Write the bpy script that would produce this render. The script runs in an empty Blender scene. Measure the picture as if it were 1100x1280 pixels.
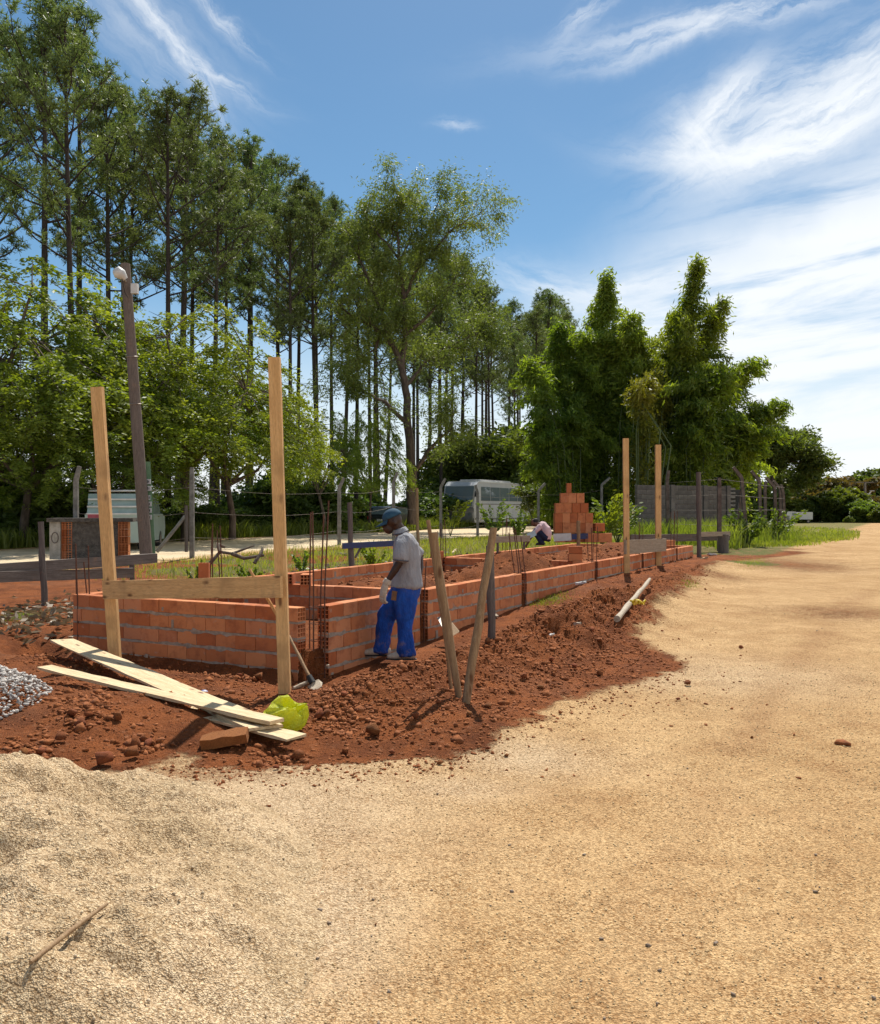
import bpy, bmesh, math, random
import numpy as np
from mathutils import Vector, Matrix, Euler

random.seed(7)
R = np.random.RandomState(11)
S = bpy.context.scene
COL = S.collection
rad = math.radians

# ------------------------------------------------------------------ camera
F, EYE, HOR = 1150.0, 1.6, 636.0          # focal length and horizon row in photograph pixels, eye height in metres
cam = bpy.data.cameras.new('camera')
camo = bpy.data.objects.new('camera', cam)
COL.objects.link(camo)
camo.location = (0, 0, EYE)
camo.rotation_euler = (rad(90), 0, 0)
cam.sensor_fit = 'HORIZONTAL'
cam.sensor_width = 36
cam.lens = 36 * F / 1100
cam.shift_y = -4 / 1100
cam.clip_start = 0.05
cam.clip_end = 3000
S.camera = camo

# ------------------------------------------------------------------ sun, sky, exposure
SUN_EL, SUN_AZ = rad(56), rad(10)          # azimuth clockwise from +Y
sun = bpy.data.lights.new('sun', 'SUN')
sun.energy = 5.0
sun.angle = rad(0.53)
sun.color = (1.0, 0.95, 0.86)
suno = bpy.data.objects.new('sun', sun)
COL.objects.link(suno)
sd = Vector((math.sin(SUN_AZ) * math.cos(SUN_EL), math.cos(SUN_AZ) * math.cos(SUN_EL), math.sin(SUN_EL)))
suno.rotation_euler = sd.to_track_quat('Z', 'Y').to_euler()

S.view_settings.view_transform = 'Standard'
S.view_settings.look = 'None'
S.view_settings.exposure = 0.40
S.view_settings.gamma = 1.0
S.view_settings.use_curve_mapping = False

W = bpy.data.worlds.new('World')
S.world = W
W.use_nodes = True


class NT:
    """small helper to write node trees"""
    def __init__(self, tree):
        self.t = tree
        self.n = tree.nodes
        self.l = tree.links

    def node(self, kind, **kw):
        n = self.n.new(kind)
        for k, v in kw.items():
            setattr(n, k, v)
        return n

    def put(self, sock, v):
        if isinstance(v, bpy.types.NodeSocket):
            self.l.new(v, sock)
        elif v is not None:
            sock.default_value = v

    def math(self, op, a, b=None, c=None, clamp=False):
        n = self.node('ShaderNodeMath', operation=op, use_clamp=clamp)
        for i, v in enumerate((a, b, c)):
            if v is not None:
                self.put(n.inputs[i], v)
        return n.outputs[0]

    def step(self, v, lo, hi, o0=0.0, o1=1.0):
        n = self.node('ShaderNodeMapRange', interpolation_type='SMOOTHSTEP')
        self.put(n.inputs[0], v)
        for i, q in enumerate((lo, hi, o0, o1)):
            n.inputs[1 + i].default_value = q
        return n.outputs[0]

    def mix(self, fac, a, b, blend='MIX'):
        n = self.node('ShaderNodeMix', data_type='RGBA', blend_type=blend)
        self.put(n.inputs[0], fac)
        self.put(n.inputs[6], a if not isinstance(a, tuple) else (*a, 1)[:4])
        self.put(n.inputs[7], b if not isinstance(b, tuple) else (*b, 1)[:4])
        return n.outputs[2]

    def noise(self, vec, scale, detail=4, rough=0.55, dist=0.0, dim='3D'):
        n = self.node('ShaderNodeTexNoise', noise_dimensions=dim)
        if vec is not None:
            self.l.new(vec, n.inputs['Vector'])
        n.inputs['Scale'].default_value = scale
        n.inputs['Detail'].default_value = detail
        n.inputs['Roughness'].default_value = rough
        n.inputs['Distortion'].default_value = dist
        return n.outputs['Fac']

    def voronoi(self, vec, scale, feature='F1', out='Color', rnd=1.0):
        n = self.node('ShaderNodeTexVoronoi', feature=feature)
        if vec is not None:
            self.l.new(vec, n.inputs['Vector'])
        n.inputs['Scale'].default_value = scale
        n.inputs['Randomness'].default_value = rnd
        return n.outputs[out]

    def mapping(self, vec, loc=(0, 0, 0), rot=(0, 0, 0), scale=(1, 1, 1)):
        n = self.node('ShaderNodeMapping')
        self.l.new(vec, n.inputs[0])
        n.inputs[1].default_value = loc
        n.inputs[2].default_value = rot
        n.inputs[3].default_value = scale
        return n.outputs[0]

    def bump(self, h, strength=0.5, dist=0.01, normal=None):
        n = self.node('ShaderNodeBump')
        n.inputs['Strength'].default_value = strength
        n.inputs['Distance'].default_value = dist
        self.put(n.inputs['Height'], h)
        if normal is not None:
            self.l.new(normal, n.inputs['Normal'])
        return n.outputs[0]

    def rgb2bw(self, c):
        n = self.node('ShaderNodeRGBToBW')
        self.l.new(c, n.inputs[0])
        return n.outputs[0]


def build_world():
    T = NT(W.node_tree)
    T.n.clear()
    out = T.node('ShaderNodeOutputWorld')
    bg = T.node('ShaderNodeBackground')
    sky = T.node('ShaderNodeTexSky', sky_type='NISHITA')
    sky.sun_disc = False
    sky.sun_elevation = SUN_EL
    sky.sun_rotation = SUN_AZ
    sky.altitude = 600
    sky.air_density = 1.0
    sky.dust_density = 0.6
    sky.ozone_density = 2.2
    co = T.node('ShaderNodeTexCoord').outputs['Generated']
    sp = T.node('ShaderNodeSeparateXYZ')
    T.l.new(co, sp.inputs[0])
    x, y, z = sp.outputs
    zz = T.math('ADD', T.math('MAXIMUM', z, 0.0), 0.16)
    cx = T.math('DIVIDE', x, zz)                    # a flat cloud deck seen from below
    cy = T.math('DIVIDE', y, zz)
    cb = T.node('ShaderNodeCombineXYZ')
    T.l.new(cx, cb.inputs[0]); T.l.new(cy, cb.inputs[1])
    p = cb.outputs[0]
    az = T.math('ARCTAN2', x, y)
    el = T.math('ARCSINE', z)
    # fibrous streaks: noise stretched along the wind, warped
    warp = T.node('ShaderNodeTexNoise')
    T.l.new(p, warp.inputs['Vector']); warp.inputs['Scale'].default_value = 0.9; warp.inputs['Detail'].default_value = 3
    wv = T.node('ShaderNodeVectorMath', operation='SCALE')
    sub = T.node('ShaderNodeVectorMath', operation='SUBTRACT')
    T.l.new(warp.outputs['Color'], sub.inputs[0]); sub.inputs[1].default_value = (.5, .5, .5)
    T.l.new(sub.outputs[0], wv.inputs[0]); wv.inputs['Scale'].default_value = 0.75
    ad = T.node('ShaderNodeVectorMath', operation='ADD')
    T.l.new(p, ad.inputs[0]); T.l.new(wv.outputs[0], ad.inputs[1])
    pw = ad.outputs[0]
    fib = T.noise(T.mapping(pw, rot=(0, 0, rad(-38)), scale=(0.9, 4.2, 1)), 1.6, 9, 0.64, 0.12)
    fib2 = T.noise(T.mapping(pw, loc=(3.1, 7.7, 0), rot=(0, 0, rad(28)), scale=(0.8, 3.4, 1)), 1.3, 9, 0.62, 0.12)
    soft = T.noise(pw, 1.1, 6, 0.6, 0.2)

    def blob(a0, e0, sa, se, tilt=0.0):
        da = T.math('SUBTRACT', az, a0)
        de = T.math('SUBTRACT', T.math('SUBTRACT', el, e0), T.math('MULTIPLY', da, tilt))
        q = T.math('ADD', T.math('POWER', T.math('ABSOLUTE', T.math('DIVIDE', da, sa)), 2.0),
                   T.math('POWER', T.math('ABSOLUTE', T.math('DIVIDE', de, se)), 2.0))
        return T.math('POWER', 2.718, T.math('MULTIPLY', q, -1.0))

    def A(px): return math.atan((px - 550) / F)
    def E(px, py): return math.atan((HOR - py) / math.hypot(F, px - 550))
    # fibres in the sky's own angles, used along each streak
    ae = T.node('ShaderNodeCombineXYZ')
    T.l.new(az, ae.inputs[0]); T.l.new(el, ae.inputs[1])
    aev = ae.outputs[0]
    wob = T.math('MULTIPLY', T.math('SUBTRACT', T.noise(aev, 9, 4, .6), .5), .035)
    wob2 = T.math('MULTIPLY', T.math('SUBTRACT', T.noise(T.mapping(aev, loc=(5, 2, 0)), 34, 5, .65), .5), .016)

    def streak(px, py, half, wid, slope, amp, seed, curve=0.0, lo=.36, hi=.62):
        """one feathery streak: centre, half length and half width in degrees-like photo rows, slope rising to the right"""
        th = math.atan(slope)
        da = T.math('SUBTRACT', az, A(px)); de = T.math('SUBTRACT', el, E(px, py))
        al = T.math('ADD', T.math('MULTIPLY', da, math.cos(th)), T.math('MULTIPLY', de, math.sin(th)))
        ac = T.math('SUBTRACT', T.math('MULTIPLY', de, math.cos(th)), T.math('MULTIPLY', da, math.sin(th)))
        ac = T.math('ADD', T.math('ADD', ac, wob), wob2)
        if curve:
            ac = T.math('SUBTRACT', ac, T.math('MULTIPLY', T.math('MULTIPLY', al, al), curve))
        q = T.math('ADD', T.math('POWER', T.math('ABSOLUTE', T.math('DIVIDE', al, half / F)), 2.4),
                   T.math('POWER', T.math('ABSOLUTE', T.math('DIVIDE', ac, wid / F)), 2.0))
        g = T.math('POWER', 2.718, T.math('MULTIPLY', q, -1.0))
        cbn = T.node('ShaderNodeCombineXYZ')
        T.put(cbn.inputs[0], T.math('MULTIPLY', al, 6.0)); T.put(cbn.inputs[1], T.math('MULTIPLY', ac, 34.0)); cbn.inputs[2].default_value = seed
        f = T.step(T.noise(cbn.outputs[0], 1.6, 8, .66, .25), lo, hi)
        return T.math('MULTIPLY', T.math('MULTIPLY', g, f), amp)
    terms = []
    # feathery wisps top left
    terms.append(streak(228, 62, 95, 11, -1.05, .62, 1.0, -2.0))
    terms.append(streak(232, 66, 90, 9, -.62, .62, 2.0, 1.5))
    terms.append(streak(275, 22, 70, 9, -.75, .5, 3.0, 1.5))
    terms.append(streak(170, 25, 130, 45, -.7, .34, 4.0, 0, .2, .7))
    # hooked wisp on the right
    terms.append(streak(985, 182, 150, 17, .16, 1.0, 5.0, 1.2, .25, .55))
    terms.append(streak(1030, 140, 160, 36, .36, .95, 6.0, 0, .28, .6))
    terms.append(streak(1040, 95, 170, 40, .22, .62, 6.5, 0, .30, .64))
    terms.append(streak(903, 140, 60, 20, .95, .9, 7.0, 0, .25, .6))
    terms.append(streak(872, 190, 46, 24, -.9, .8, 8.0, 0, .3, .65))
    # veil along the top right
    terms.append(streak(930, 12, 220, 17, .10, .62, 9.0, 0, .3, .62))
    terms.append(streak(860, 38, 120, 10, .35, .55, 10.0, 1.0, .3, .62))
    terms.append(streak(735, 12, 45, 11, .6, .5, 11.0))
    terms.append(streak(570, 155, 26, 6, -.1, .35, 12.0))
    # cloud bank low on the right, with thin blue gaps
    m2 = T.math('MULTIPLY', T.step(az, -.05, .30), T.math('SUBTRACT', 1.0, T.step(T.math('ADD', T.math('SUBTRACT', el, T.math('MULTIPLY', az, .36)), T.math('MULTIPLY', wob, 1.6)), .10, .255)))
    cbn = T.node('ShaderNodeCombineXYZ')
    T.put(cbn.inputs[0], T.math('MULTIPLY', T.math('ADD', az, T.math('MULTIPLY', el, .35)), 2.6)); T.put(cbn.inputs[1], T.math('MULTIPLY', T.math('SUBTRACT', el, T.math('MULTIPLY', az, .14)), 17.0)); cbn.inputs[2].default_value = 3.3
    d2 = T.step(T.noise(cbn.outputs[0], 1.5, 9, .62, .3), .30, .56)
    terms.append(T.math('MULTIPLY', m2, T.math('ADD', T.math('MULTIPLY', d2, .72), .26)))
    terms.append(streak(1065, 298, 90, 11, -.02, .85, 13.0, 0, .2, .5))
    terms.append(streak(800, 355, 60, 8, .12, .6, 14.0, 0, .25, .55))
    terms.append(streak(720, 370, 110, 24, -.25, .55, 15.0, 0, .25, .6))
    # the same thin cirrus goes on over the rest of the sky
    rest = T.math('MULTIPLY', T.step(T.math('ADD', T.math('MULTIPLY', fib2, .6), T.math('MULTIPLY', soft, .5)), .62, .9), .5)
    outside = T.step(T.math('ABSOLUTE', az), .50, .75)
    terms.append(T.math('MULTIPLY', rest, outside))
    # milky horizon
    terms.append(T.math('MULTIPLY', T.math('SUBTRACT', 1.0, T.step(el, -.02, .25)), .92))
    inv = 1.0
    for t in terms:
        inv = T.math('MULTIPLY', inv, T.math('SUBTRACT', 1.0, T.math('MINIMUM', t, 1.0)))
    den = T.math('SUBTRACT', 1.0, inv, clamp=True)
    hsv = T.node('ShaderNodeHueSaturation')
    hsv.inputs['Hue'].default_value = 0.489
    hsv.inputs['Saturation'].default_value = 1.20
    hsv.inputs['Value'].default_value = 0.65
    T.l.new(sky.outputs[0], hsv.inputs['Color'])
    col = T.mix(den, hsv.outputs[0], (6.2, 6.45, 6.7))
    T.l.new(col, bg.inputs[0])
    bg.inputs[1].default_value = 0.12
    T.l.new(bg.outputs[0], out.inputs[0])


build_world()

# ------------------------------------------------------------------ numpy noise and geometry helpers


def _hash(ix, iy, seed):
    h = (ix.astype(np.int64) * 374761393 + iy.astype(np.int64) * 668265263 + seed * 1274126177) & 0x7fffffff
    h = ((h ^ (h >> 13)) * 1103515245 + 12345) & 0x7fffffff
    h = ((h ^ (h >> 15)) * 2246822519) & 0x7fffffff
    return (h & 0xffff) / 65535.0


def vnoise(x, y, seed=0):
    ix, iy = np.floor(x), np.floor(y)
    fx, fy = x - ix, y - iy
    fx = fx * fx * (3 - 2 * fx)
    fy = fy * fy * (3 - 2 * fy)
    a = _hash(ix, iy, seed); b = _hash(ix + 1, iy, seed)
    c = _hash(ix, iy + 1, seed); d = _hash(ix + 1, iy + 1, seed)
    return (a + (b - a) * fx) * (1 - fy) + (c + (d - c) * fx) * fy


def fbm(x, y, seed=0, oct=4, gain=.5):
    s, a, t = 0, 1.0, 0
    for k in range(oct):
        s = s + a * (vnoise(x * 2 ** k + 17.3 * k, y * 2 ** k - 9.1 * k, seed + k) - .5)
        t += a
        a *= gain
    return s / t * 2          # about -1..1


def sstep(a, b, x):
    t = np.clip((x - a) / (b - a), 0, 1)
    return t * t * (3 - 2 * t)


def sdpoly(x, y, poly):
    """signed distance to a polygon, positive inside"""
    d = np.full(x.shape, 1e9)
    ins = np.zeros(x.shape, bool)
    n = len(poly)
    for i in range(n):
        ax, ay = poly[i]; bx, by = poly[(i + 1) % n]
        ex, ey = bx - ax, by - ay
        wx, wy = x - ax, y - ay
        t = np.clip((wx * ex + wy * ey) / (ex * ex + ey * ey + 1e-12), 0, 1)
        d = np.minimum(d, (wx - ex * t) ** 2 + (wy - ey * t) ** 2)
        c = ((ay <= y) & (by > y)) | ((by <= y) & (ay > y))
        with np.errstate(divide='ignore', invalid='ignore'):
            xi = ax + (y - ay) / (by - ay if by != ay else 1e-12) * ex
        ins ^= c & (x < xi)
    d = np.sqrt(d)
    return np.where(ins, d, -d)


# ------------------------------------------------------------------ site axes: u along the long wall, v across it to the left
OX, OY = -1.303, 9.204
AX = rad(27.4)
U = (math.sin(AX), math.cos(AX))
V = (-math.cos(AX), math.sin(AX))


def uv2w(u, v, z=0.0):
    return Vector((OX + u * U[0] + v * V[0], OY + u * U[1] + v * V[1], z))


def w2uv(x, y):
    return (x - OX) * U[0] + (y - OY) * U[1], (x - OX) * V[0] + (y - OY) * V[1]


def at(px, py, d):
    """point at distance d seen at a photograph pixel"""
    return Vector(((px - 550) / F * d, d, EYE - (py - HOR) / F * d))


def plain(y):
    return .012 * np.clip(np.asarray(y, float) - 8, 0, 25)


def G(px, py):
    s = (py - HOR) / F
    y = EYE / s
    if y > 8:
        y = (EYE + .096) / (s + .012)
        if y > 33:
            y = (EYE - .3) / s
    return ((px - 550) / F * y, y)


PX = lambda pts: [G(*p) for p in pts]
DIRT = PX([(-200, 990), (60, 978), (150, 968), (230, 950), (330, 962), (430, 962), (560, 948), (640, 922), (700, 888),
           (780, 862), (862, 832), (806, 800), (828, 770), (868, 735), (900, 705), (1010, 692), (1000, 686), (900, 684)])
DIRT += [tuple(uv2w(24, -3.0))[:2], tuple(uv2w(24, 11.5))[:2], tuple(uv2w(-14, 14.5))[:2], (-14, 5.0)]
VERGE = PX([(918, 684), (990, 682), (1062, 672), (1066, 664), (985, 658), (930, 668)])


def dirt_amount(x, y):
    sd_ = sdpoly(x, y, DIRT)
    n = fbm(x * 1.3, y * 1.3, 5, 4) * .26 + fbm(x * 6, y * 6, 8, 3) * .12
    w = .09 + .02 * np.clip(y - 6, 0, 10)
    return sstep(-w, w * 1.6, sd_ + n)


RIDGE_V = lambda u: -1.62 + .75 * sstep(4, 13, u)


def ridge_amp(u, v):
    a = .32 * sstep(-2.2, -.4, u) * (.55 + .45 * sstep(1.4, 3.0, u)) * (1 - .55 * sstep(4.5, 9, u)) * (1 - sstep(15, 18.5, u))
    return a * np.exp(-((v - RIDGE_V(u)) / .62) ** 2)


def height(x, y):
    x = np.asarray(x, float); y = np.asarray(y, float)
    u, v = w2uv(x, y)
    z = plain(y) + .05 * fbm(x * .25, y * .25, 3, 3) * sstep(5, 14, y) + .012 * fbm(x * .9, y * .9, 31, 2)
    dm = dirt_amount(x, y)
    # ground level along the outside of the long wall
    hw = np.clip(-.15 + .046 * u, -.17, .27)
    k = sstep(1.25, .15, -v) * sstep(-1.0, -.1, u) * (1 - sstep(17, 20, u)) * (v < .2)
    z = z * (1 - k) + hw * k
    # trench in front of the short wall
    k = np.exp(-((u + .28) / .3) ** 2) * sstep(-.5, .2, v) * (1 - sstep(3.4, 4.0, v))
    z = z * (1 - k) + (-.13) * k
    # spoil ridge, with lumps
    lump = .40 + .85 * vnoise(x * 2.3, y * 2.3, 61) + .55 * np.abs(fbm(x * 3.6, y * 3.6, 62, 3)) + .40 * fbm(x * 7, y * 7, 63, 3)
    z = z + ridge_amp(u, v) * lump * (.25 + .75 * sstep(-.65, -1.15, v))
    # dug ground in front of the corner, small heaps
    for (cx, cy, a, r1) in ((-2.5, 6.95, .21, .75), (-1.75, 6.5, .10, .5), (-3.6, 7.6, .13, .6), (-.55, 7.3, .13, .55), (-3.1, 5.9, .10, .55), (.2, 6.6, .10, .5)):
        z = z + a * np.exp(-((x - cx) ** 2 + (y - cy) ** 2) / r1 ** 2) * (.8 + .4 * vnoise(x * 2.5, y * 2.5, 77))
    # pit beside the wall's left end
    z = z - .35 * np.exp(-(((x + 4.75) / .35) ** 2 + ((y - 11.0) / .5) ** 2))
    # soil inside the foundation
    inside = (u > .05) & (u < 17.8) & (v > .05) & (v < 3.3)
    edge = sstep(.1, .9, np.minimum(np.minimum(v - .14, 3.2 - v), np.minimum(np.abs(u - 2.4), np.abs(u - 9.26))))
    fill = np.where(u < 2.5, .15, np.where(u < 9.3, .30, .38))
    fill = fill + np.where(u > 2.5, .42, .06) * edge * np.clip(fbm(x * .7, y * .7, 91, 3) + .38, 0, 1.2)
    z = np.where(inside, fill + .03 * fbm(x * 5, y * 5, 92, 3), z)
    # old spoil along the back
    z = z + (.22 * np.exp(-((v - 4.9) / .75) ** 2) * sstep(1.2, 3.5, u) * (1 - sstep(13, 17, u)) * (.4 + 1.0 * vnoise(x * 1.4, y * 1.4, 14)))
    z = z + dm * (~inside) * (.020 * fbm(x * 9, y * 9, 21, 3) + .03 * fbm(x * 3, y * 3, 24, 2)) * (.35 + .65 * sstep(0, .12, ridge_amp(u, v) + .05))
    z = z + (1 - dm) * (.008 * fbm(x * 5, y * 5, 41, 3) + .014 * np.clip(fbm(x * 1.9, y * 1.9, 43, 4), -1, .25))
    return z


def hz(x, y):
    return float(height(np.array([x]), np.array([y]))[0])


# ------------------------------------------------------------------ mesh helpers


def mesh_np(name, verts, faces, smooth=False):
    me = bpy.data.meshes.new(name)
    verts = np.ascontiguousarray(verts, dtype=np.float32)
    faces = np.ascontiguousarray(faces, dtype=np.int32)
    n, k = faces.shape
    me.vertices.add(len(verts))
    me.vertices.foreach_set('co', verts.ravel())
    me.loops.add(n * k)
    me.loops.foreach_set('vertex_index', faces.ravel())
    me.polygons.add(n)
    me.polygons.foreach_set('loop_start', np.arange(0, n * k, k, dtype=np.int32))
    me.polygons.foreach_set('loop_total', np.full(n, k, dtype=np.int32))
    if smooth:
        me.polygons.foreach_set('use_smooth', np.ones(n, dtype=bool))
    me.update()
    me.validate()
    return me


class MB:
    """collects boxes, tubes and lofts; build() links them as one mesh object"""
    def __init__(self):
        self.v, self.f, self.s = [], [], []

    def add(self, vs, fs, smooth=False):
        b = len(self.v)
        self.v += [tuple(p) for p in vs]
        self.f += [tuple(i + b for i in f) for f in fs]
        self.s += [smooth] * len(fs)
        return self

    def box(self, c, s, rot=None, taper=1.0):
        hx, hy, hz_ = s[0] / 2, s[1] / 2, s[2] / 2
        m = rot if rot is not None else Matrix.Identity(3)
        vs = []
        for zz in (-1, 1):
            t = taper if zz > 0 else 1
            for xx, yy in ((-1, -1), (1, -1), (1, 1), (-1, 1)):
                vs.append(Vector(c) + m @ Vector((xx * hx * t, yy * hy * t, zz * hz_)))
        self.add(vs, [(3, 2, 1, 0), (4, 5, 6, 7), (0, 1, 5, 4), (1, 2, 6, 5), (2, 3, 7, 6), (3, 0, 4, 7)])
        return self

    def bar(self, a, b, w, h, up=(0, 0, 1), seg=1, jitter=0.0, rnd=None):
        """rectangular bar from a to b; w across, h along up"""
        a, b = Vector(a), Vector(b)
        d = (b - a).normalized()
        side = d.cross(Vector(up))
        if side.length < 1e-4:
            side = d.cross(Vector((0, 1, 0)))
        side.normalize()
        upv = side.cross(d).normalized()
        vs = []
        for i in range(seg + 1):
            p = a.lerp(b, i / seg)
            for sx, sy in ((-1, -1), (1, -1), (1, 1), (-1, 1)):
                j = Vector((0, 0, 0))
                if jitter and rnd:
                    j = side * rnd.uniform(-jitter, jitter) + upv * rnd.uniform(-jitter, jitter)
                vs.append(p + side * (sx * w / 2) + upv * (sy * h / 2) + j)
        fs = [(3, 2, 1, 0), tuple(seg * 4 + k for k in range(4))]
        for i in range(seg):
            o = i * 4
            for k in range(4):
                fs.append((o + k, o + (k + 1) % 4, o + 4 + (k + 1) % 4, o + 4 + k))
        return self.add(vs, fs)

    def tube(self, pts, rs, seg=8, cap=True, smooth=True, flat=1.0):
        pts = [Vector(p) for p in pts]
        if not hasattr(rs, '__len__'):
            rs = [rs] * len(pts)
        vs, fs = [], []
        ref = None
        for i, p in enumerate(pts):
            t = (pts[min(i + 1, len(pts) - 1)] - pts[max(i - 1, 0)])
            t = t.normalized() if t.length > 1e-9 else Vector((0, 0, 1))
            if ref is None:
                ref = t.orthogonal().normalized()
            ref = (ref - t * ref.dot(t))
            ref = ref.normalized() if ref.length > 1e-6 else t.orthogonal().normalized()
            o = t.cross(ref)
            for k in range(seg):
                an = 2 * math.pi * k / seg
                vs.append(p + (ref * math.cos(an) + o * math.sin(an) * flat) * rs[i])
        for i in range(len(pts) - 1):
            for k in range(seg):
                a, b = i * seg + k, i * seg + (k + 1) % seg
                fs.append((a, b, b + seg, a + seg))
        self.add(vs, fs, smooth)
        if cap:
            self.add([vs[k] for k in range(seg)], [tuple(range(seg))[::-1]])
            self.add([vs[(len(pts) - 1) * seg + k] for k in range(seg)], [tuple(range(seg))])
        return self

    def mesh(self, name):
        me = bpy.data.meshes.new(name)
        me.from_pydata(self.v, [], self.f)
        me.polygons.foreach_set('use_smooth', self.s)
        me.update()
        return me

    def build(self, name, mat, parent=None):
        return obj(name, self.mesh(name), mat, parent)


def obj(name, me, mat=None, parent=None, loc=None, rot=None, scale=None):
    o = bpy.data.objects.new(name, me)
    COL.objects.link(o)
    if mat is not None and me is not None and len(me.materials) == 0:
        me.materials.append(mat)
    if parent is not None:
        o.parent = parent
    if loc is not None:
        o.location = loc
    if rot is not None:
        o.rotation_euler = rot
    if scale is not None:
        o.scale = scale
    return o


def tag(o, label=None, cat=None, group=None, kind=None):
    for k, v in (('label', label), ('category', cat), ('group', group), ('kind', kind)):
        if v:
            o[k] = v
    return o


def empty(name, loc=(0, 0, 0), rz=0.0, label=None, cat=None, group=None):
    o = bpy.data.objects.new(name, None)
    COL.objects.link(o)
    o.location = loc
    o.rotation_euler = (0, 0, rz)
    o.empty_display_size = .1
    return tag(o, label, cat, group)


def copy_tree(o, parent=None):
    c = o.copy()
    COL.objects.link(c)
    if parent is not None:
        c.parent = parent
    for ch in list(o.children):
        copy_tree(ch, c)
    return c


# ------------------------------------------------------------------ materials


def new_mat(name):
    m = bpy.data.materials.new(name)
    m.use_nodes = True
    T = NT(m.node_tree)
    b = T.n['Principled BSDF']
    return m, T, b


def objco(T):
    return T.node('ShaderNodeTexCoord').outputs['Object']


def simple(name, c1, c2=None, scale=8.0, rough=.8, bump=0.0, bscale=40.0, metal=0.0, spec=.3, stretch=(1, 1, 1), rand=0.0, bdist=.01):
    m, T, b = new_mat(name)
    co = T.mapping(objco(T), scale=stretch)
    c2 = c2 or tuple(c * .8 for c in c1)
    f = T.step(T.noise(co, scale, 5, .6), .3, .7)
    col = T.mix(f, c1, c2)
    if rand:
        ri = T.node('ShaderNodeObjectInfo').outputs['Random']
        hv = T.node('ShaderNodeHueSaturation')
        T.l.new(col, hv.inputs['Color'])
        T.put(hv.inputs['Value'], T.math('ADD', T.math('MULTIPLY', ri, rand * 2), 1 - rand))
        T.put(hv.inputs['Hue'], T.math('ADD', T.math('MULTIPLY', T.math('FRACT', T.math('MULTIPLY', ri, 7.31)), .02), .49))
        col = hv.outputs[0]
    T.l.new(col, b.inputs['Base Color'])
    b.inputs['Roughness'].default_value = rough
    b.inputs['Metallic'].default_value = metal
    b.inputs['Specular IOR Level'].default_value = spec
    if bump:
        T.l.new(T.bump(T.noise(co, bscale, 4, .6), bump, bdist), b.inputs['Normal'])
    return m


def wood(name, c1, c2, knot=True, rough=.75, axis='Z', grime=None):
    m, T, b = new_mat(name)
    co = objco(T)
    st = {'Z': (9, 9, .5), 'X': (.5, 9, 9), 'Y': (9, .5, 9)}[axis]
    g = T.noise(T.mapping(co, scale=st), 6, 6, .6, .6)
    g2 = T.noise(T.mapping(co, scale=tuple(s * 3 for s in st)), 12, 3, .5)
    f = T.step(g, .3, .72)
    col = T.mix(f, c1, c2)
    col = T.mix(T.math('MULTIPLY', T.step(g2, .45, .7), .5), col, tuple(c * .5 for c in c2))
    col = T.mix(T.math('MULTIPLY', T.step(T.noise(co, 4.5, 6, .7), .56, .72), .45), col, (.30, .17, .10))
    if knot:
        kn = T.voronoi(T.mapping(co, scale=tuple({9: 1.0, .5: .34}[s] for s in st)), 9, out='Distance')
        col = T.mix(T.math('MULTIPLY', T.math('SUBTRACT', 1.0, T.step(kn, .06, .22)), .85), col, (.10, .035, .012))
    if grime:
        col = T.mix(T.step(T.noise(co, 2.5, 4), .5, .75), col, grime)
    T.l.new(col, b.inputs['Base Color'])
    b.inputs['Roughness'].default_value = rough
    b.inputs['Specular IOR Level'].default_value = .25
    T.l.new(T.bump(T.math('ADD', g, T.math('MULTIPLY', g2, .4)), .35, .006), b.inputs['Normal'])
    return m


def foliage(name, c1, c2, trans=.4, tint=(1.5, 1.5, .5), nscale=.25, rough=.5, spec=.3):
    m, T, b = new_mat(name)
    isl = T.node('ShaderNodeNewGeometry').outputs['Random Per Island']
    co = objco(T)
    f = T.math('ADD', T.math('MULTIPLY', T.step(T.noise(co, nscale, 3), .35, .65), .6), T.math('MULTIPLY', isl, .5), clamp=True)
    col = T.mix(f, c1, c2)
    ri = T.node('ShaderNodeObjectInfo').outputs['Random']
    hv = T.node('ShaderNodeHueSaturation')
    T.l.new(col, hv.inputs['Color'])
    T.put(hv.inputs['Value'], T.math('ADD', T.math('MULTIPLY', ri, .4), .8))
    T.put(hv.inputs['Hue'], T.math('ADD', T.math('MULTIPLY', T.math('FRACT', T.math('MULTIPLY', ri, 5.7)), .03), .485))
    col = hv.outputs[0]
    T.l.new(col, b.inputs['Base Color'])
    b.inputs['Roughness'].default_value = rough
    b.inputs['Specular IOR Level'].default_value = spec
    tr = T.node('ShaderNodeBsdfTranslucent')
    T.l.new(T.mix(1.0, col, tint, 'MULTIPLY'), tr.inputs[0])
    mx = T.node('ShaderNodeMixShader')
    mx.inputs[0].default_value = trans
    T.l.new(b.outputs[0], mx.inputs[1]); T.l.new(tr.outputs[0], mx.inputs[2])
    T.l.new(mx.outputs[0], T.n['Material Output'].inputs[0])
    return m


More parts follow.
